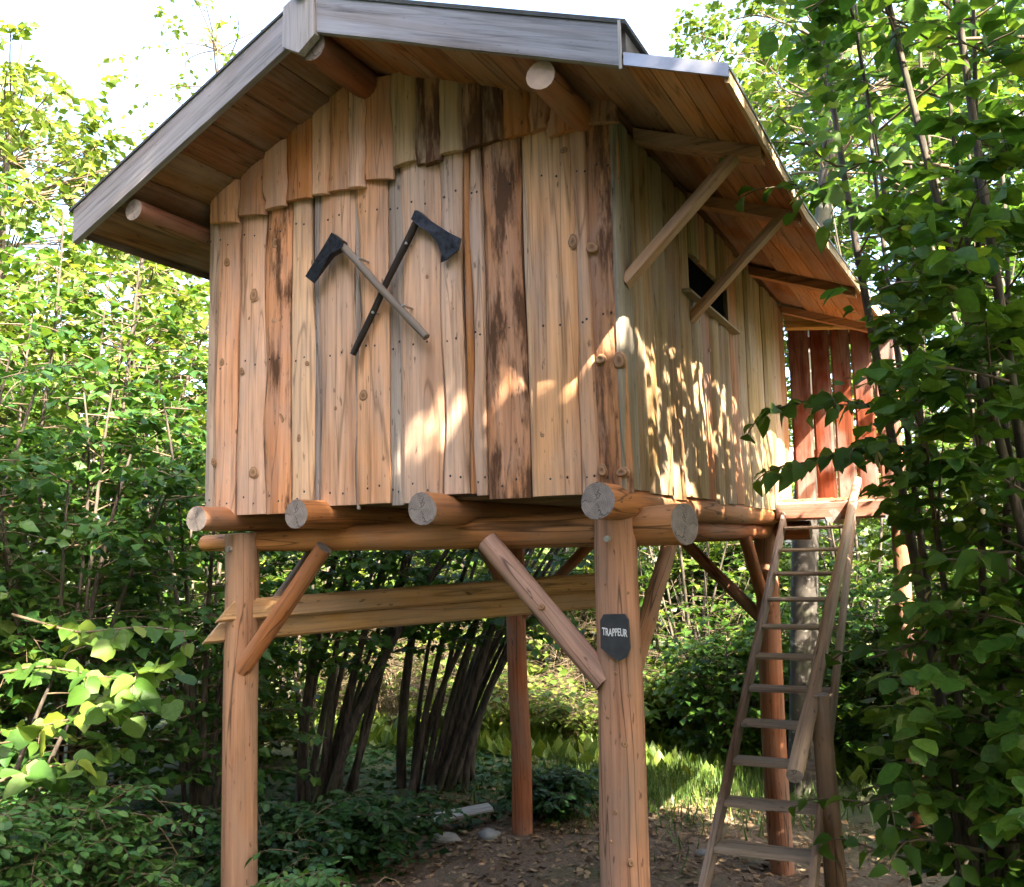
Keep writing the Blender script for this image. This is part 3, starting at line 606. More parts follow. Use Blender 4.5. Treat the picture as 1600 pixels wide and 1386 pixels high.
def unit(a): return a/(np.linalg.norm(a, axis=-1, keepdims=True)+1e-9)
def leaf_geo(pos, axis, nrm, size, tpl):
    tv, tf = tpl; axis = unit(axis); side = unit(np.cross(axis, nrm)); nr = np.cross(side, axis)
    n = len(pos); k = len(tv)
    curl = RNG.uniform(.3, 2.2, n)[:, None, None]
    V = pos[:, None, :]+size[:, None, None]*(tv[None, :, 0:1]*side[:, None, :]+tv[None, :, 1:2]*axis[:, None, :]+tv[None, :, 2:3]*curl*nr[:, None, :])
    F = tf[None]+(np.arange(n)*k)[:, None, None]
    return V.reshape(-1, 3), F.reshape(-1, tf.shape[1])
def bez(p0, p1, p2, p3, n):
    t = np.linspace(0, 1, n)[:, None]
    return (1-t)**3*p0+3*(1-t)**2*t*p1+3*(1-t)*t*t*p2+t**3*p3
class Twigs:
    """collects leafy twigs, thin branches; hands out leaf arrays"""
    def __init__(s): s.bv, s.bf, s.bc = [], [], []; s.p, s.a, s.n = [], [], []
    def tube(s, P, R, sides=4):
        v, f, g = tube_raw(P, R, sides); s.bv.append(v); s.bf.append(f); s.bc.append(P[-1])
    def spray(s, start, d, length, nl, r=None, droop=.25, flat=.75, wood=.006):
        r = r or RNG
        d = d/np.linalg.norm(d); end = start+d*length+np.array([0, 0, -droop*length])
        P = bez(start, start+d*length*.35, start+d*length*.75, end, 5)
        if wood: s.tube(P, np.linspace(wood, wood*.35, 5), 3)
        t = (np.arange(nl)+r.random(nl))/nl; t = .12+.9*t
        i = np.clip((t*4).astype(int), 0, 3); fr = (t*4-i)[:, None]
        pos = P[i]*(1-fr)+P[i+1]*fr
        tan = unit(P[i+1]-P[i]); up = np.array([0, 0, 1.0])
        sd = unit(np.cross(tan, up)+1e-4)*np.where(np.arange(nl) % 2, 1, -1)[:, None]
        ax = tan*r.uniform(.15, .8, (nl, 1))+sd*r.uniform(.5, 1.0, (nl, 1))+np.array([0, 0, -1])*r.uniform(-.15, .55, (nl, 1))
        nm = up*flat+r.normal(0, .38, (nl, 3))+sd*.15+tan*.1
        s.p.append(pos); s.a.append(ax); s.n.append(nm)
    def arrays(s):
        return np.concatenate(s.p), np.concatenate(s.a), np.concatenate(s.n)
THIN = .52
CLEAR = [((-3.0, 5.3, .9), 1.3, .10), ((-1.5, 4.1, 0), .75, .05), ((-1.8, 6.2, 1.0), .9, .15), ((.6, 5.8, 1.6), .8, .3), ((1.8, 5.9, 2.2), .8, .3), ((-4.0, 4.3, 1.0), .8, .15)]  # crowns thinned along sun rays to light these spots (point, radius, share kept)
HOLES = []           # sun rays along which leaves are cut away for sun patches (point, radius)
def sun_dist(P, c):
    d = P-np.array(c); return np.linalg.norm(d-np.outer(d@SUN, SUN), axis=1)
def keep(P, rules, size=.08):
    k = np.ones(len(P), bool)
    # clear of the cabin
    k &= ~((P[:, 0] > -2.10) & (P[:, 0] < .26) & (P[:, 1] > -.75) & (P[:, 1] < 3.6) & (P[:, 2] > 1.70) & (P[:, 2] < 3.85))
    k &= ~((P[:, 0] > -1.45) & (P[:, 0] < .60) & (P[:, 1] > -.12) & (P[:, 1] < 2.9) & (P[:, 2] < 1.95) & (P[:, 2] > .5))
    k &= ~((P[:, 0] > .05) & (P[:, 0] < .80) & (P[:, 1] > 2.3) & (P[:, 1] < 3.5) & (P[:, 2] > 1.7) & (P[:, 2] < 3.2))
    # room to stand where the picture is taken from, and an open lane to the cabin
    e = P-CAM; dep = e@np.array(cF)
    if 'lane' in rules:
        lim = 1.06-.066*(P[:, 1]+2.99)+RNG.normal(0, .05, len(P))+.05*np.sin(4.1*P[:, 2]+1)+.04*np.sin(7.3*P[:, 2]+3*P[:, 1])
        lim = np.where((P[:, 2] > 3.15) & (P[:, 1] > -.3), .60+RNG.normal(0, .04, len(P)), lim)
        lim = np.where(P[:, 1] < -.35, np.maximum(lim, 1.02), lim)
        k &= P[:, 0] > lim
    if 'thin' in rules:                      # leaves culled along sun rays, letting light onto side wall, path and background
        tt = (.1-P[:, 0])/SUN[0]; W = P+tt[:, None]*SUN
        on = (W[:, 1] > (-.2 if 'near' in rules else .0)) & (W[:, 1] < 3.0) & (W[:, 2] > 1.9) & (W[:, 2] < 2.8)
        k &= ~on | (RNG.random(len(P)) < (THIN if 'near' in rules else .02))
        for c, r, f in CLEAR: k &= (sun_dist(P, c) > r) | (RNG.random(len(P)) < f)
    k &= np.linalg.norm(e, axis=1) > .9
    for c, r in HOLES: 
        if 'holes' in rules: k &= sun_dist(P, c) > r+.42*size
    return k
def leaves(name, parent, tw, size, tpl, mat, rules=(), kind=None):
    p, a, n = tw.arrays(); k = keep(p, rules, size); p, a, n = p[k], a[k], n[k]
    sz = size*RNG.uniform(.55, 1.2, len(p))
    V, F = leaf_geo(p, a, n, sz, tpl)
    return mk(name, V, F, mat, parent, kind=kind)
def branches(parent, tw, mat=None, rules=()):
    if not tw.bv: return
    k = keep(np.array(tw.bc), rules) if rules is not None else np.ones(len(tw.bc), bool)
    bv = [v for v, q_ in zip(tw.bv, k) if q_]; bf = [f for f, q_ in zip(tw.bf, k) if q_]
    off = np.cumsum([0]+[len(v) for v in bv[:-1]])
    o = mk('branches', np.concatenate(bv), np.concatenate([f+o_ for f, o_ in zip(bf, off)]), mat or M_TWIG, parent); o['kind'] = 'stuff'

def shrub(label, base, height, spread, nstem, leaf, mat, tpl=LEAF_MD, nbr=16, ntw=4, nl=8, r0=.03, lean=(0, 0), seed=0, bark=None, group=None, name='hazel_shrub', cat='shrub', rules=(), low=.18, blen=.34, twl=.22, wood=.0035, up=.35, stem_bend=.25, bspread=(.02, .10), leanvar=(.8, 1.15)):
    global RNG
    RNG = np.random.default_rng(seed); r = RNG
    b = np.array([base[0], base[1], float(gz(base[0], base[1]))-.03])
    t = empty(name, b, label, cat, group); tw = Twigs()
    for s in range(nstem):
        az = 2*np.pi*(s+r.uniform(-.3, .3))/nstem; h = height*r.uniform(.75, 1.05)
        out = np.array([math.cos(az), math.sin(az), 0])*spread*r.uniform(.45, 1.0)+np.array([lean[0], lean[1], 0])*r.uniform(*leanvar)
        p0 = b+np.array([math.cos(az), math.sin(az), 0])*r.uniform(*bspread); p3 = b+out+np.array([0, 0, h])
        p1 = p0+np.array([0, 0, h*.33])+out*.12+r.normal(0, .035 if r0 < .03 else .12, 3); p2 = p0+np.array([0, 0, h*.70])+out*(1-stem_bend*2)+r.normal(0, .08, 3)
        P = bez(p0, p1, p2, p3, 14); rs = r0*r.uniform(.6, 1.15)
        V, F, G = tube_raw(P, np.linspace(rs, rs*.25, 14), 8, .05, seed+s)
        mk('stem', V, F, bark or M_BARK, t, smooth=True)
        for k in range(nbr):
            u = low+(1-low)*(k+r.random())/nbr; i = min(12, int(u*13)); q_ = P[i]+(P[i+1]-P[i])*(u*13-i)
            a2 = az+r.uniform(-1.9, 1.9) if u < .85 else r.uniform(0, 6.28)
            d = np.array([math.cos(a2), math.sin(a2), r.uniform(-.1, up*2)]); L = blen*height**.5*r.uniform(.5, 1.15)*(1.1-.45*u)
            d /= np.linalg.norm(d); e_ = q_+d*L+np.array([0, 0, -.12*L])
            B = bez(q_, q_+d*L*.4, q_+d*L*.8, e_, 5)
            if wood: tw.tube(B, np.linspace(wood*1.6, wood*.6, 5), 4)
            for m_ in range(ntw):
                v = (m_+.6)/ntw; bi = min(3, int(v*4)); bp_ = B[bi]+(B[bi+1]-B[bi])*(v*4-bi)
                sd = np.cross(d, [0, 0, 1.0])*(1 if m_ % 2 else -1); dd = d*r.uniform(.3, .9)+sd*r.uniform(.3, 1)+np.array([0, 0, r.uniform(-.15, .35)])
                tw.spray(bp_, dd if m_ < ntw-1 else d, twl*r.uniform(.6, 1.2), nl, r, wood=wood*.6)
    branches(t, tw, None, rules); leaves('crown', t, tw, leaf, tpl, mat, rules)
    return t
def tree(label, base, height, crown, cz, leaf, mat, nclump=60, per=5, nl=10, r0=.1, seed=0, tpl=LEAF_LO, bark=None, group=None, name='broadleaf_tree', rules=(), lean=(0, 0), shell=.45, twl=.45, wood=.006, cat='tree', droop=.3):
    """crown = (rx, ry, rz) ellipsoid around height cz, filled with leafy sprays on limbs"""
    global RNG
    RNG = np.random.default_rng(seed); r = RNG
    b = np.array([base[0], base[1], float(gz(base[0], base[1]))-.05]); t = empty(name, b, label, cat, group); tw = Twigs()
    top = b+np.array([lean[0], lean[1], height])
    P = bez(b, b+np.array([0, 0, height*.35])+r.normal(0, .08, 3)*[1, 1, 0], b+np.array([lean[0]*.7, lean[1]*.7, height*.7])+r.normal(0, .12, 3)*[1, 1, 0], top, 16)
    V, F, G = tube_raw(P, r0*np.linspace(1.0, .15, 16)*np.concatenate([[1.35, 1.1], np.ones(14)]), 10, .05, seed)
    mk('trunk', V, F, bark or M_BARK_D, t, smooth=True)
    cc = np.array([b[0]+lean[0]*cz/height, b[1]+lean[1]*cz/height, b[2]+cz]); cr = np.array(crown)
    for k in range(nclump):
        v = unit(r.normal(0, 1, 3)); rad = (shell+(1-shell)*r.random())**.6
        c = cc+v*cr*rad
        zt = np.clip((c[2]-b[2]-.25*np.linalg.norm((c-cc)[:2]))/height, .12, .97); i = min(14, int(zt*15)); s0 = P[i]
        B = bez(s0, s0+(c-s0)*.35+np.array([0, 0, .1]), s0+(c-s0)*.7+r.normal(0, .1, 3), c, 6)
        if wood: tw.tube(B, np.linspace(max(wood*2, r0*.09), wood, 6), 4)
        out = unit(c-s0)
        for m_ in range(per):
            d = out*r.uniform(.2, 1)+r.normal(0, .6, 3); st = B[4]+(B[5]-B[4])*r.random()+r.normal(0, .05, 3)*cr.mean()*.5
            tw.spray(st, d, twl*r.uniform(.5, 1.3), nl, r, droop=droop, flat=.6, wood=wood*.7)
    branches(t, tw, None, rules); leaves('crown', t, tw, leaf, tpl, mat, rules)
    return t
_LM = {}
def leaf_object(parent, pos, axis, nrm, size, tpl, mat, key):
    key = key+str(random.randrange(6))
    if key not in _LM:
        V, F = tpl; c = V.copy(); q_ = np.random.default_rng(len(_LM)+3)
        c[:, 2] = c[:, 2]*q_.uniform(.5, 3.2)-q_.uniform(.05, .45)*c[:, 1]**2+q_.uniform(-.25, .25)*c[:, 0]*c[:, 1]; c[:, :2] *= q_.normal(1, .07, (len(c), 2)); c[:, 0] *= q_.uniform(.8, 1.08)
        _LM[key] = mesh('leaf', c, F, mat)
    axis = unit(np.array(axis)); side = unit(np.cross(axis, nrm)); nr = np.cross(side, axis)
    o = bpy.data.objects.new('leaf', _LM[key]); col.objects.link(o); o.parent = parent
    p = (pos-ORG[parent.name])*S
    o.matrix_local = Matrix(((side[0]*size, axis[0]*size, nr[0]*size, p[0]), (side[1]*size, axis[1]*size, nr[1]*size, p[1]), (side[2]*size, axis[2]*size, nr[2]*size, p[2]), (0, 0, 0, 1)))
    return o
def sprig(parent, P, nl, size, tpl, mat, key, seed, side_twigs=4, wood=.008):
    """a branch in the foreground whose leaves are single objects"""
    r = np.random.default_rng(seed); P = np.array(P, float)
    t = np.linspace(0, len(P)-1, 12); i = np.clip(t.astype(int), 0, len(P)-2); Q = P[i]+(P[i+1]-P[i])*(t-i)[:, None]
    tw = Twigs(); tw.tube(Q, np.linspace(wood, wood*.4, 12), 6)
    spots = []
    for k in range(side_twigs):
        a = 2+int(k*9/side_twigs+r.random()*2); a = min(a, 10); tan = unit(Q[a+1]-Q[a]); sd = np.cross(tan, [0, 0, 1.0])*(1 if k % 2 else -1)
        d = unit(tan*.6+sd*.8+np.array([0, 0, r.uniform(-.2, .3)])); L = r.uniform(.14, .26); B = bez(Q[a], Q[a]+d*L*.4, Q[a]+d*L*.8, Q[a]+d*L+np.array([0, 0, -.05]), 5)
        tw.tube(B, np.linspace(wood*.5, wood*.25, 5), 4); spots += [(B[j], unit(B[min(j+1, 4)]-B[max(j-1, 0)])) for j in (1, 2, 3, 4)]
    n1 = max(0, nl-len(spots))
    for k in range(n1):
        u = .15+.85*(k+.5)/max(n1, 1); f = u*11; a = min(10, int(f)); spots.append((Q[a]+(Q[a+1]-Q[a])*(f-a), unit(Q[a+1]-Q[a])))
    for k, (q_, tan) in enumerate(spots):
        sd = unit(np.cross(tan, [0, 0, 1.0])+1e-4)*(1 if k % 2 else -1)
        ax = tan*r.uniform(.3, .9)+sd*r.uniform(.5, 1)+np.array([0, 0, r.uniform(-.6, .3)])
        nm = np.array([0, 0, 1.0])+r.normal(0, .55, 3)+np.array([.1, -.35, 0])
        leaf_object(parent, q_, ax, nm, size*r.uniform(.6, 1.15), tpl, mat, key)
    branches(parent, tw, None, None)

# crowns cut open along sun rays to place sun patches on the cabin front
for x, z, r in ((-.63, 2.24, .045), (-.655, 2.13, .04), (-1.044, 2.00, .035), (-.129, 2.58, .045), (-.125, 2.47, .05), (.055, 2.61, .03), (.055, 2.49, .05), (-.355, 2.39, .02), (-1.11, 1.94, .03)):
    HOLES.append(((x, -.125, z), r*1.55))
HOLES.append(((-1.57, -.06, .96), .03)); HOLES.append(((.06, -.04, 1.50), .02)); HOLES.append(((-1.55, 2.49, 1.0), .03))
for x, y, z, r in ((-2.25, -.05, 1.22, .2), (-2.6, -.2, 1.15, .25), (-2.4, -.38, .98, .18), (-2.05, -.1, 1.28, .12), (-2.85, 0, 1.35, .25)): HOLES.append(((x, y, z), r))

# ---- right-hand hazels (between the sun and the side wall) and the trees over the viewer's shoulder
R1 = shrub('tall hazel beside the ladder whose leafy sprigs reach across the side wall', (1.02, 1.02), 4.6, .75, 8, .070, M_HAZEL_R, LEAF_HI, 28, 4, 11, .024, seed=11, rules=('lane', 'holes', 'thin', 'near'), low=.10, lean=(.15, 0), stem_bend=.1)
R2 = shrub('hazel clump leaning over the cabin eave with large rounded leaves', (1.42, .42), 5.0, .85, 8, .072, M_HAZEL_R, LEAF_HI, 30, 4, 11, .024, seed=12, rules=('lane', 'holes', 'thin', 'near'), low=.08, stem_bend=.1)
R3 = shrub('hazel clump with many slim upright stems behind the porch', (1.15, 3.65), 4.3, .8, 8, .070, M_HAZEL_R, LEAF_MD, 22, 4, 9, .022, seed=13, rules=('lane', 'thin'), low=.12, stem_bend=.1)
R4 = shrub('broad hazel clump growing between the porch and the tall hazel', (1.75, 2.25), 4.4, 1.0, 8, .070, M_HAZEL_R, LEAF_MD, 24, 4, 9, .024, seed=14, rules=('lane', 'holes', 'thin'), low=.10, stem_bend=.1)
sprigs = [([(1.0, 1.28, 2.17), (.78, 1.0, 2.29), (.59, .79, 2.33), (.41, .6, 2.27)], 44, .092), ([(1.04, .98, 2.07), (.87, .78, 2.11), (.69, .64, 2.11), (.42, .47, 2.01)], 50, .096),
          ([(1.07, .54, 3.06), (.87, .34, 3.05), (.73, .16, 2.99), (.60, -.04, 3.11)], 40, .082), ([(1.04, .68, 2.74), (.89, .48, 2.87), (.73, .28, 2.93), (.60, .1, 2.94)], 40, .085),
          ([(1.3, .61, 2.46), (1.16, .42, 2.61), (.97, .32, 2.7)], 24, .085), ([(.97, .85, 1.01), (.81, .67, .92), (.65, .49, .89)], 24, .085),
          ([(1.03, .68, .73), (.85, .48, .81), (.68, .4, .77)], 24, .085), ([(1.12, .88, 1.37), (.9, .76, 1.42), (.70, .66, 1.36)], 22, .08)]
for k, (P, n, s_) in enumerate(sprigs): sprig(R1, P, n, s_*.86, LEAF_HI, M_HAZEL_R, 'hz', 40+k)
for k, (P, n, s_) in enumerate([([(1.34, .62, 3.5), (1.13, .42, 3.45), (.94, .32, 3.5)], 22, .085), ([(1.27, .47, 1.66), (1.17, .3, 1.74), (1.02, .23, 1.71)], 18, .085)]): sprig(R2, P, n, s_*.86, LEAF_HI, M_HAZEL_R, 'hz', 60+k)
tree('broad shade tree on the sunny side whose canopy dapples the cabin front', (4.2, -3.2), 8.2, (2.3, 2.3, 2.6), 5.9, .13, M_CANOPY, 300, 5, 28, .17, seed=21, rules=('holes', 'thin'), lean=(-1.4, .9), shell=.1, twl=.6, wood=.0025)
tree('second shade tree beyond the hazels whose canopy dapples the side wall', (4.6, .6), 6.2, (1.9, 1.9, 1.9), 4.6, .15, M_CANOPY, 16, 5, 10, .13, seed=22, rules=('holes', 'thin'), lean=(-.6, -.2), shell=.2, twl=.55)

shrub('unseen hazel added on the sunny side to shade the front log post', (2.35, -1.75), 4.8, 1.0, 10, .11, M_CANOPY, LEAF_LO, 24, 4, 14, .024, seed=15, rules=('holes', 'thin'), low=.35)  # out of view, added to block sun from the front post
shrub('unseen broad hazel added beside the shade tree trunk to thicken its shade', (3.3, -2.6), 4.0, 1.1, 8, .12, M_CANOPY, LEAF_LO, 22, 4, 8, .024, seed=16, rules=('holes', 'thin'), low=.08)  # out of view, added to fill the thin lower edge of the shade
# ---- left: maple sprigs, ground cover, hazels in two ranks, tall trees against the sky
L1 = shrub('young maple with pale sunlit lobed leaves beside the left log post', (-3.05, -.05), 1.5, .7, 6, .095, M_MAPLE, LEAF_MAPLE, 12, 3, 6, .018, seed=31, rules=('holes',), low=.3, name='maple_sapling', cat='sapling')
for k, (P, n, s_) in enumerate([([(-2.95, -.16, 1.26), (-2.6, -.11, 1.32), (-2.22, -.04, 1.27), (-1.97, -.02, 1.33)], 40, .105), ([(-2.82, -.3, 1.05), (-2.49, -.26, 1.08), (-2.19, -.23, 1.15), (-2.0, -.14, 1.22)], 40, .10),
                                ([(-2.48, -.45, .9), (-2.27, -.36, .97), (-2.13, -.3, .99)], 26, .095), ([(-3.14, .16, 1.51), (-2.7, .16, 1.43), (-2.25, .15, 1.47), (-1.97, .18, 1.44)], 36, .095)]):
    sprig(L1, P, n, s_*.86, LEAF_MAPLE, M_MAPLE, 'mp', 70+k)
def rosebush(label, base, h, spread, n, seed, leaf=.048, mat=None, tpl=None, name='wild_rose', nl=9, rules=(), twl=.17):
    """arching stems with paired leaflets"""
    global RNG
    RNG = np.random.default_rng(seed); r = RNG; b = np.array([base[0], base[1], float(gz(*base))-.02]); t = empty(name, b, label, 'bush'); tw = Twigs()
    for s in range(n):
        az = r.uniform(0, 6.28); d = np.array([math.cos(az), math.sin(az), 0]); L = spread*r.uniform(.4, 1); H = h*r.uniform(.6, 1.1)
        P = bez(b+r.normal(0, .06, 3)*[1, 1, 0], b+d*L*.2+[0, 0, H*.8], b+d*L*.6+[0, 0, H*1.05], b+d*L+[0, 0, H*r.uniform(.55, .95)], 10); tw.tube(P, np.linspace(.005, .002, 10), 4)
        for k in range(22):
            u = .12+.88*(k+r.random())/22; i = min(8, int(u*9)); q_ = P[i]+(P[i+1]-P[i])*(u*9-i); a2 = r.uniform(0, 6.28)
            dd = np.array([math.cos(a2), math.sin(a2), r.uniform(-.1, .5)]); tw.spray(q_, dd, twl*r.uniform(.7, 1.2), nl, r, droop=.3, flat=1.0, wood=.0025)
    branches(t, tw); leaves('leaves', t, tw, leaf, tpl or LEAF_OVAL, mat or M_ROSE, rules); return t
rosebush('wild rose thicket of small paired leaflets in front of the left log post', (-2.12, -.45), 1.0, .58, 40, 41)
rosebush('low rose bush with small leaflets spreading right of the left log post', (-1.08, -.06), .80, .34, 20, 42)
rosebush('wild rose growing at the left of the thicket near the pale stone', (-2.5, -.55), .85, .6, 28, 43)
rosebush('dark leafy bramble under the rail planks behind the left post', (-2.25, 1.0), .5, .6, 22, 44, .055, M_DARKLEAF)
rosebush('low bramble round the fallen board under the cabin', (-2.25, 1.75), .34, .55, 20, 45, .06, M_DARKLEAF)
rosebush('small bramble at the foot of the far left post', (-1.55, 2.95), .30, .4, 14, 46, .055, M_DARKLEAF)

for i, (lb, base, h, sp, ns, m, lf, sd) in enumerate([
    ('hazel thicket behind the maple sapling with dark lower branches', (-3.55, .75), 2.7, .75, 8, M_HAZEL_D, .080, 51), ('hazel at the edge of the thicket left of the maple sapling', (-4.1, .35), 3.0, .8, 8, M_HAZEL_D, .080, 52),
    ('hazel close behind the left wall of the cabin', (-3.45, 1.75), 3.0, .75, 8, M_HAZEL_D, .078, 53), ('sunlit hazel standing behind the thicket under the left eave', (-4.75, 2.0), 4.2, 1.0, 8, M_HAZEL_Y, .085, 54),
    ('sunlit hazel with an open crown left of the eave', (-4.95, 1.3), 4.0, 1.0, 8, M_HAZEL_Y, .085, 55), ('sunlit hazel filling the gap beside the left wall', (-4.5, 2.85), 3.8, .95, 8, M_HAZEL_Y, .085, 56)]):
    shrub(lb, base, h, sp, ns, lf, m, LEAF_MD, 18, 4, 7, .026, seed=sd, low=.12)
for lb, base, h, cr, cz, m, lf, nc, sd in [
    ('tall pale green tree left of the roof against the white sky', (-8.4, 4.0), 7.7, (2.0, 2.0, 2.8), 4.9, M_PALELEAF, .115, 210, 61), ('rounded pale tree just beyond the left eave', (-6.1, 3.7), 5.0, (1.4, 1.4, 1.9), 3.2, M_PALELEAF, .105, 150, 62),
    ('bushy green tree at the far left edge of the wood', (-7.3, 1.8), 5.6, (1.6, 1.6, 2.2), 3.4, M_FARLEAF, .11, 150, 63)]:
    tree(lb, base, h, cr, cz, lf, m, nc, 5, 10, .09, seed=sd, twl=.42)
tree('thin birch with sparse hanging twigs above the left roof slope', (-8.3, 7.0), 9.6, (1.5, 1.5, 1.9), 8.4, .10, M_PALELEAF, 42, 3, 7, .07, seed=64, twl=.5, name='birch_tree', bark=M_BARK_L, droop=.7)

# ---- behind and under the cabin
for lb, base, h, sp, ns, m, lf, lean, r0, sd in [
    ('old hazel with dark stems leaning right behind the far left post', (-2.70, 3.45), 3.1, .40, 17, M_HAZEL, .075, (1.35, .25), .034, 71), ('dark stemmed hazel leaning over the bramble left of the leaning one', (-3.30, 2.85), 3.0, .45, 13, M_HAZEL, .075, (1.0, .15), .033, 72),
    ('bright hazel behind the dark leaning stems', (-4.3, 6.4), 2.6, 1.0, 8, M_PALELEAF, .078, (0, 0), .026, 73), ('sunny hazel straight behind the fallen board', (-3.3, 7.0), 2.7, 1.0, 8, M_PALELEAF, .078, (0, 0), .026, 74),
    ('sunny hazel behind the far left post', (-2.2, 7.3), 2.8, 1.0, 8, M_PALELEAF, .078, (0, 0), .026, 75), ('hazel at the end of the grassy path', (-1.55, 6.6), 3.0, 1.0, 8, M_FARLEAF, .078, (0, 0), .026, 76),
    ('shaded bush in front of the sunny hazels beside the path', (-.80, 5.1), 1.35, .62, 9, M_HAZEL, .070, (0, 0), .016, 77), ('bright hazel behind the birch trunk', (.15, 6.2), 3.6, 1.0, 8, M_FARLEAF, .078, (0, 0), .028, 78),
    ('green hazel behind the porch screen', (.85, 5.3), 4.4, 1.0, 8, M_HAZEL_Y, .080, (0, 0), .028, 79), ('sunlit hazel on the right behind the slim stems', (1.75, 5.9), 4.8, 1.1, 8, M_HAZEL_Y, .082, (0, 0), .030, 80),
    ('yellow green hazel in the gap behind the broad clump', (2.6, 4.6), 4.4, 1.1, 8, M_HAZEL_Y, .082, (0, 0), .030, 81), ('pale hazel behind the thicket left of the leaning stems', (-4.3, 3.9), 2.8, .9, 8, M_FARLEAF, .078, (0, 0), .026, 82)]:
    shrub(lb, base, h, sp, ns, lf, m, LEAF_MD, 15, 4, 7, r0, seed=sd, low=.10 if r0 <= .03 else .42, rules=('thin',), lean=lean, bark=M_BARK_D if r0 > .03 else None, up=.3, bspread=(.02, .10) if r0 <= .03 else (.05, .30), leanvar=(.8, 1.15) if r0 <= .03 else (.45, 1.45))
for lb, base, h, sp, m, lf, sd in [
    ('low bright bush behind the leaning dark stems', (-3.8, 6.0), 1.3, .8, M_PALELEAF, .075, 101), ('low sunny bush between the far posts and the hazels', (-2.5, 6.1), 1.1, .8, M_PALELEAF, .072, 102), ('leafy bush beside the path behind the far left post', (-1.9, 6.5), 1.3, .8, M_PALELEAF, .075, 103),
    ('tall bush at the turn of the grassy path', (-1.25, 6.0), 1.6, .8, M_HAZEL_Y, .075, 104), ('bush under the bright hazel behind the birch trunk', (-.25, 5.9), 1.6, .8, M_HAZEL_Y, .075, 105), ('bush below the hazel behind the porch screen', (.55, 4.9), 1.5, .7, M_HAZEL, .075, 106),
    ('bush at the foot of the pale hazel in the thicket', (-4.6, 3.6), 1.3, .7, M_FARLEAF, .075, 107), ('dense bush beyond the hazels in line with the fallen board', (-4.3, 6.6), 2.0, 1.1, M_FARLEAF, .095, 108), ('dense bush beyond the hazels in line with the path', (-2.6, 7.8), 2.2, 1.2, M_FARLEAF, .095, 109),
    ('dense bush beyond the hazels in line with the ladder', (-.6, 8.4), 2.3, 1.2, M_FARLEAF, .095, 110), ('bush in the gap right of the slim porch hazel stems', (1.5, 4.6), 1.9, .8, M_HAZEL_Y, .080, 111), ('bush of dark leaves by the foot of the tall hazel', (1.35, 1.6), 1.3, .55, M_HAZEL, .080, 112),
    ('dense bush far behind the left thicket', (-6.2, 5.4), 2.2, 1.2, M_FARLEAF, .095, 113)]:
    shrub(lb, base, h, sp, 9, lf, m, LEAF_LO, 13, 4, 7, .012, seed=sd, low=.04, blen=.42, rules=('thin',), name='leafy_bush', cat='bush', up=.4)
for lb, base, h, sp, n, m, sd in [
    ('rounded sunny bush in the gap between the two leaning hazels', (-3.35, 5.0), .6, .8, 26, M_PALELEAF, 121), ('tall sunny bush filling the view between the leaning stems', (-2.85, 5.4), .75, .75, 26, M_PALELEAF, 132), ('sunny bush behind the left leaning stems', (-4.1, 5.1), .9, .8, 26, M_PALELEAF, 133), ('broad sunny bush in the second row behind the leaning stems', (-3.4, 6.2), 1.3, .9, 30, M_PALELEAF, 134), ('broad bush at the back left of the sunny row', (-5.0, 5.3), 1.4, .9, 30, M_PALELEAF, 135),
    ('rounded sunny bush seen past the far left post', (-2.3, 5.2), .55, .75, 24, M_PALELEAF, 122), ('low bright bush at the bend of the grassy path', (-1.75, 5.8), .8, .8, 26, M_PALELEAF, 123),
    ('low green bush left of the birch trunk', (-.75, 6.2), 1.4, 1.0, 34, M_HAZEL_Y, 124), ('low green bush right of the birch trunk', (.45, 5.6), 1.3, .9, 32, M_HAZEL_Y, 125), ('sunny undergrowth far behind the leaning hazels', (-4.6, 5.6), 1.7, 1.2, 38, M_FARLEAF, 126),
    ('sunny undergrowth far behind the path', (-2.9, 6.7), 1.7, 1.2, 38, M_FARLEAF, 127), ('sunny undergrowth far behind the shaded bush', (-1.2, 7.6), 1.8, 1.2, 38, M_FARLEAF, 128),
    ('undergrowth between the porch hazel and the bright hazels', (1.0, 6.6), 1.8, 1.2, 34, M_HAZEL_Y, 130)]:
    rosebush(lb, base, h, sp, n, sd, .092, m, LEAF_LO, 'leafy_bush', 10, ('thin',), .27)
tree('birch trunk with white patches standing behind the ladder', (-.12, 4.25), 7.4, (1.2, 1.2, 1.8), 6.2, .085, M_FARLEAF, 70, 4, 8, .115, seed=91, name='birch_tree', bark=M_BARK_L, lean=(.75, .2))
for lb, base, h, cr, cz, m, lf, nc, sd in [
    ('tall tree behind the right roof slope with blue sky in its crown', (-1.8, 10.2), 9.2, (2.1, 2.1, 3.2), 6.4, M_FARLEAF, .12, 190, 92), ('tall leafy tree behind the porch roof', (.6, 8.9), 8.6, (1.9, 1.9, 3.2), 5.4, M_HAZEL_Y, .11, 240, 93),
    ('tall tree at the right edge behind the hazels', (2.6, 8.0), 8.8, (2.0, 2.0, 3.2), 5.4, M_HAZEL_Y, .11, 240, 94), ('upright tree right of the hazels with a dense crown', (3.9, 6.6), 7.0, (1.5, 1.5, 2.2), 4.8, M_HAZEL, .10, 110, 95)]:
    tree(lb, base, h, cr, cz, lf, m, nc, 5, 10, .09, seed=sd, twl=.42, rules=('thin',))
FARB = ['far tree in the wood with a broad yellow green crown', 'far round tree of the wood closing the view']
rr_ = np.random.default_rng(5)
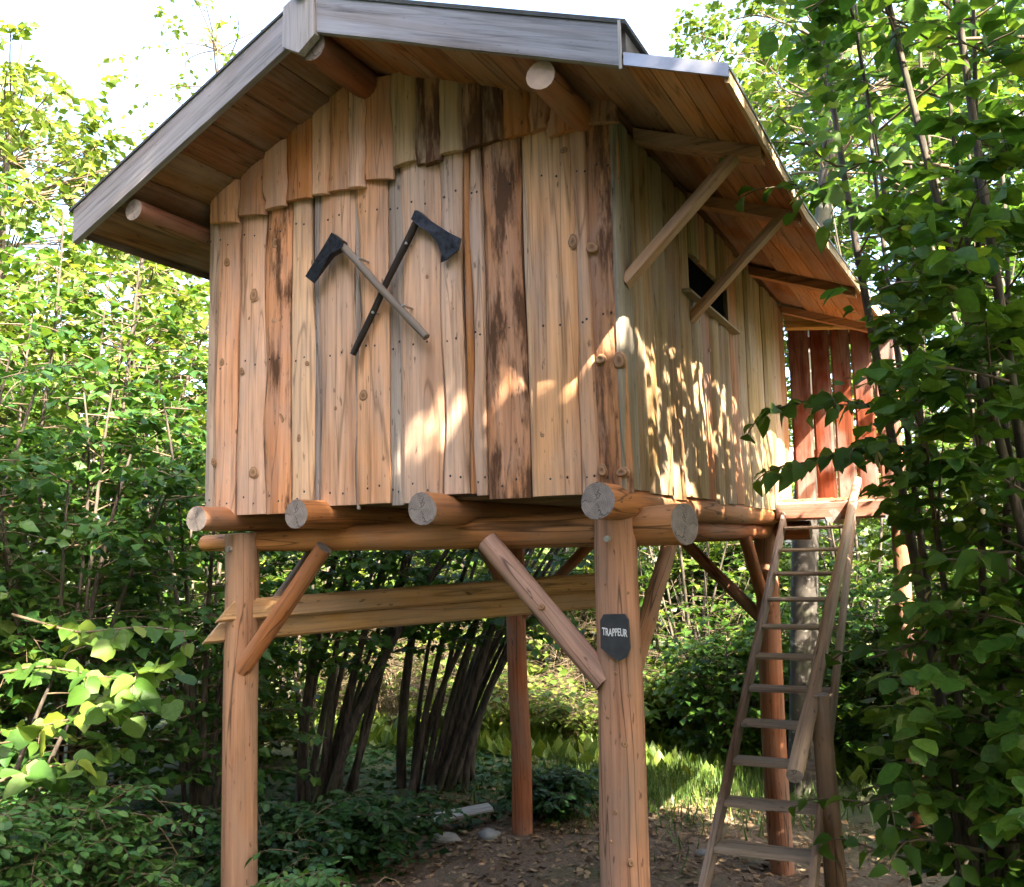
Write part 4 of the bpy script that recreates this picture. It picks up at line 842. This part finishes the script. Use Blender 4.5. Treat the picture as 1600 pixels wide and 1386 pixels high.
for i, (x, y) in enumerate([(-20.9, 6.5), (-18.3, 7.7), (-15.7, 9.0), (-13.0, 10.2), (-10.4, 11.5), (-7.8, 12.7), (-5.2, 14.0), (-2.5, 15.2), (.1, 16.5), (2.7, 17.7), (5.3, 17.0), (7.5, 14.0), (-11.5, 7.6), (-9.0, 9.6), (-5.8, 9.4), (-3.6, 10.4)]):
    h = rr_.uniform(4.6, 5.8); tree('broad crowned tree in the far row that closes the wood', (x, y), h, (1.9, 1.9, h*.48), h*.5, .17, M_FARLEAF, 85, 4, 9, .10, seed=200+i, twl=.6, wood=0, group='far row of trees closing the wood')

# ---- ground: grass, litter, stones, fallen board
def scatter(name, label, n, fn, size, tpl, mat, seed, upright=False):
    global RNG
    RNG = np.random.default_rng(seed); r = RNG; P = fn(r, n); P[:, 2] = gz(P[:, 0], P[:, 1])+.004
    az = r.uniform(0, 6.28, n)
    if upright: ax = np.stack([np.cos(az)*.45, np.sin(az)*.45, r.uniform(.5, 1.2, n)], 1); nm = np.stack([np.cos(az), np.sin(az), np.full(n, .1)], 1)
    else: ax = np.stack([np.cos(az), np.sin(az), r.uniform(0, .35, n)], 1); nm = np.array([0, 0, 1.0])+r.normal(0, .3, (n, 3))
    V, F = leaf_geo(P, ax, nm, size*r.uniform(.4, 1.3, n), tpl); o = mk(name, V, F, mat); tag(o, label, kind='stuff'); return o
BLADE = (np.array([(-.05, 0, 0), (.05, 0, 0), (.035, .55, .03), (0, 1, -.12), (-.035, .55, .03)], float), np.array([(0, 1, 2), (0, 2, 4), (4, 2, 3)]))
def patch(cx_, cy_, sx, sy): return lambda r, n: np.stack([r.normal(cx_, sx, n), r.normal(cy_, sy, n), np.zeros(n)], 1)
scatter('grass', 'tufts of green grass beside the path behind the posts', 5200, patch(-1.05, 4.35, .6, .65), .11, BLADE, M_GRASS, 301, True)
scatter('short_grass', 'short yellow green grass on the sunlit path', 3800, patch(-1.55, 3.95, .6, .55), .06, BLADE, M_GRASS, 302, True)
scatter('ground_cover', 'low leafy ground cover along the foot of the shrubs', 5200, lambda r, n: np.stack([r.uniform(-4.2, -1.9, n), r.uniform(-.7, 4.6, n), np.zeros(n)], 1), .075, LEAF_MD, M_DARKLEAF, 303)
scatter('forest_herbs', 'knee high herbs covering the wood floor behind the cabin', 9000, lambda r, n: np.stack([r.uniform(-6.5, 2.2, n), r.uniform(4.4, 10, n), np.zeros(n)], 1), .15, LEAF_LO, M_PALELEAF, 305, True)
scatter('leaf_litter', 'dead brown leaves and bark chips on the bare earth', 5000, lambda r, n: np.stack([r.uniform(-2.6, .8, n), r.uniform(.2, 3.6, n), np.zeros(n)], 1), .045, LEAF_LO, M_LITTER, 304)
def rock(label, c, r, mat, seed, sq=(1, 1, .7), group=None):
    g_ = np.random.default_rng(seed); th = np.linspace(0, np.pi, 9); ph = np.linspace(0, 2*np.pi, 12, endpoint=False); V = []
    k = g_.normal(0, 1, (5, 3))
    for t in th:
        for p_ in ph:
            d = np.array([math.sin(t)*math.cos(p_), math.sin(t)*math.sin(p_), math.cos(t)]); w = 1+.10*sum(math.sin(2.2*(d@q_)+i) for i, q_ in enumerate(k))
            V.append(d*w*r*np.array(sq))
    F = [(i*12+j, (i+1)*12+j, (i+1)*12+(j+1) % 12, i*12+(j+1) % 12) for i in range(8) for j in range(12)]
    z = float(gz(c[0], c[1]))+r*sq[2]*.45
    o = mk('stone', np.array(V)+[c[0], c[1], z], F, mat, org=(c[0], c[1], z), smooth=True); tag(o, label, 'stone', group); return o
rock('rounded pale grey stone lying among the plants at the left', (-3.35, .28), .085, M_STONE, 1)
rock('flat dark stone under the fallen board', (-1.98, 2.28), .075, M_STONE_D, 2, (1.2, 1, .5))
rock('small dark stone at the foot of the far left post', (-1.73, 2.40), .06, M_STONE_D, 3, (1.2, 1, .55))
rock('grey stone half hidden in the bramble left of the fallen board', (-2.42, 1.75), .09, M_STONE_D, 4, (1.2, 1, .6))
rock('small grey stone on the bare earth near the far right post', (-.45, 2.6), .04, M_STONE_D, 5, (1.3, 1, .5))
fb = empty('fallen_board', (-2.0, 2.45, 0), 'weathered grey board lying on stones below the cabin floor', 'board')
a, b_ = np.array([-2.22, 2.22, .055]), np.array([-1.80, 2.60, .10]); d = b_-a; L = np.linalg.norm(d); d /= L; n_ = np.cross(np.cross(d, [0, 0, 1.0]), d)
n_ /= np.linalg.norm(n_)
board('plank', fb, a, np.cross(n_, d), d, n_, .15, L, .02, (.36, .34, .30), M_GREYWOOD, segs=5)

for i, (x, y, h) in enumerate([(-2.6, -7.4, 7.0), (.6, -8.6, 7.5), (3.6, -8.0, 7.2), (-5.6, -5.8, 6.6), (-8.4, -2.6, 6.2), (6.6, -5.4, 7.0), (7.6, -1.0, 6.5), (-1.0, -6.2, 5.5), (2.2, -6.4, 5.5), (-4.2, -4.6, 5.0), (-6.6, -3.4, 5.0)]):  # ring of unseen trees added to cut low sky light on the cabin
    tree('unseen leafy tree added round the clearing to block low sky light', (x, y), h, (1.9, 1.9, h*.48), h*.5, .27, M_CANOPY, 95, 3, 11, .12, seed=230+i, twl=.7, wood=0, group='unseen trees added to block low sky light')
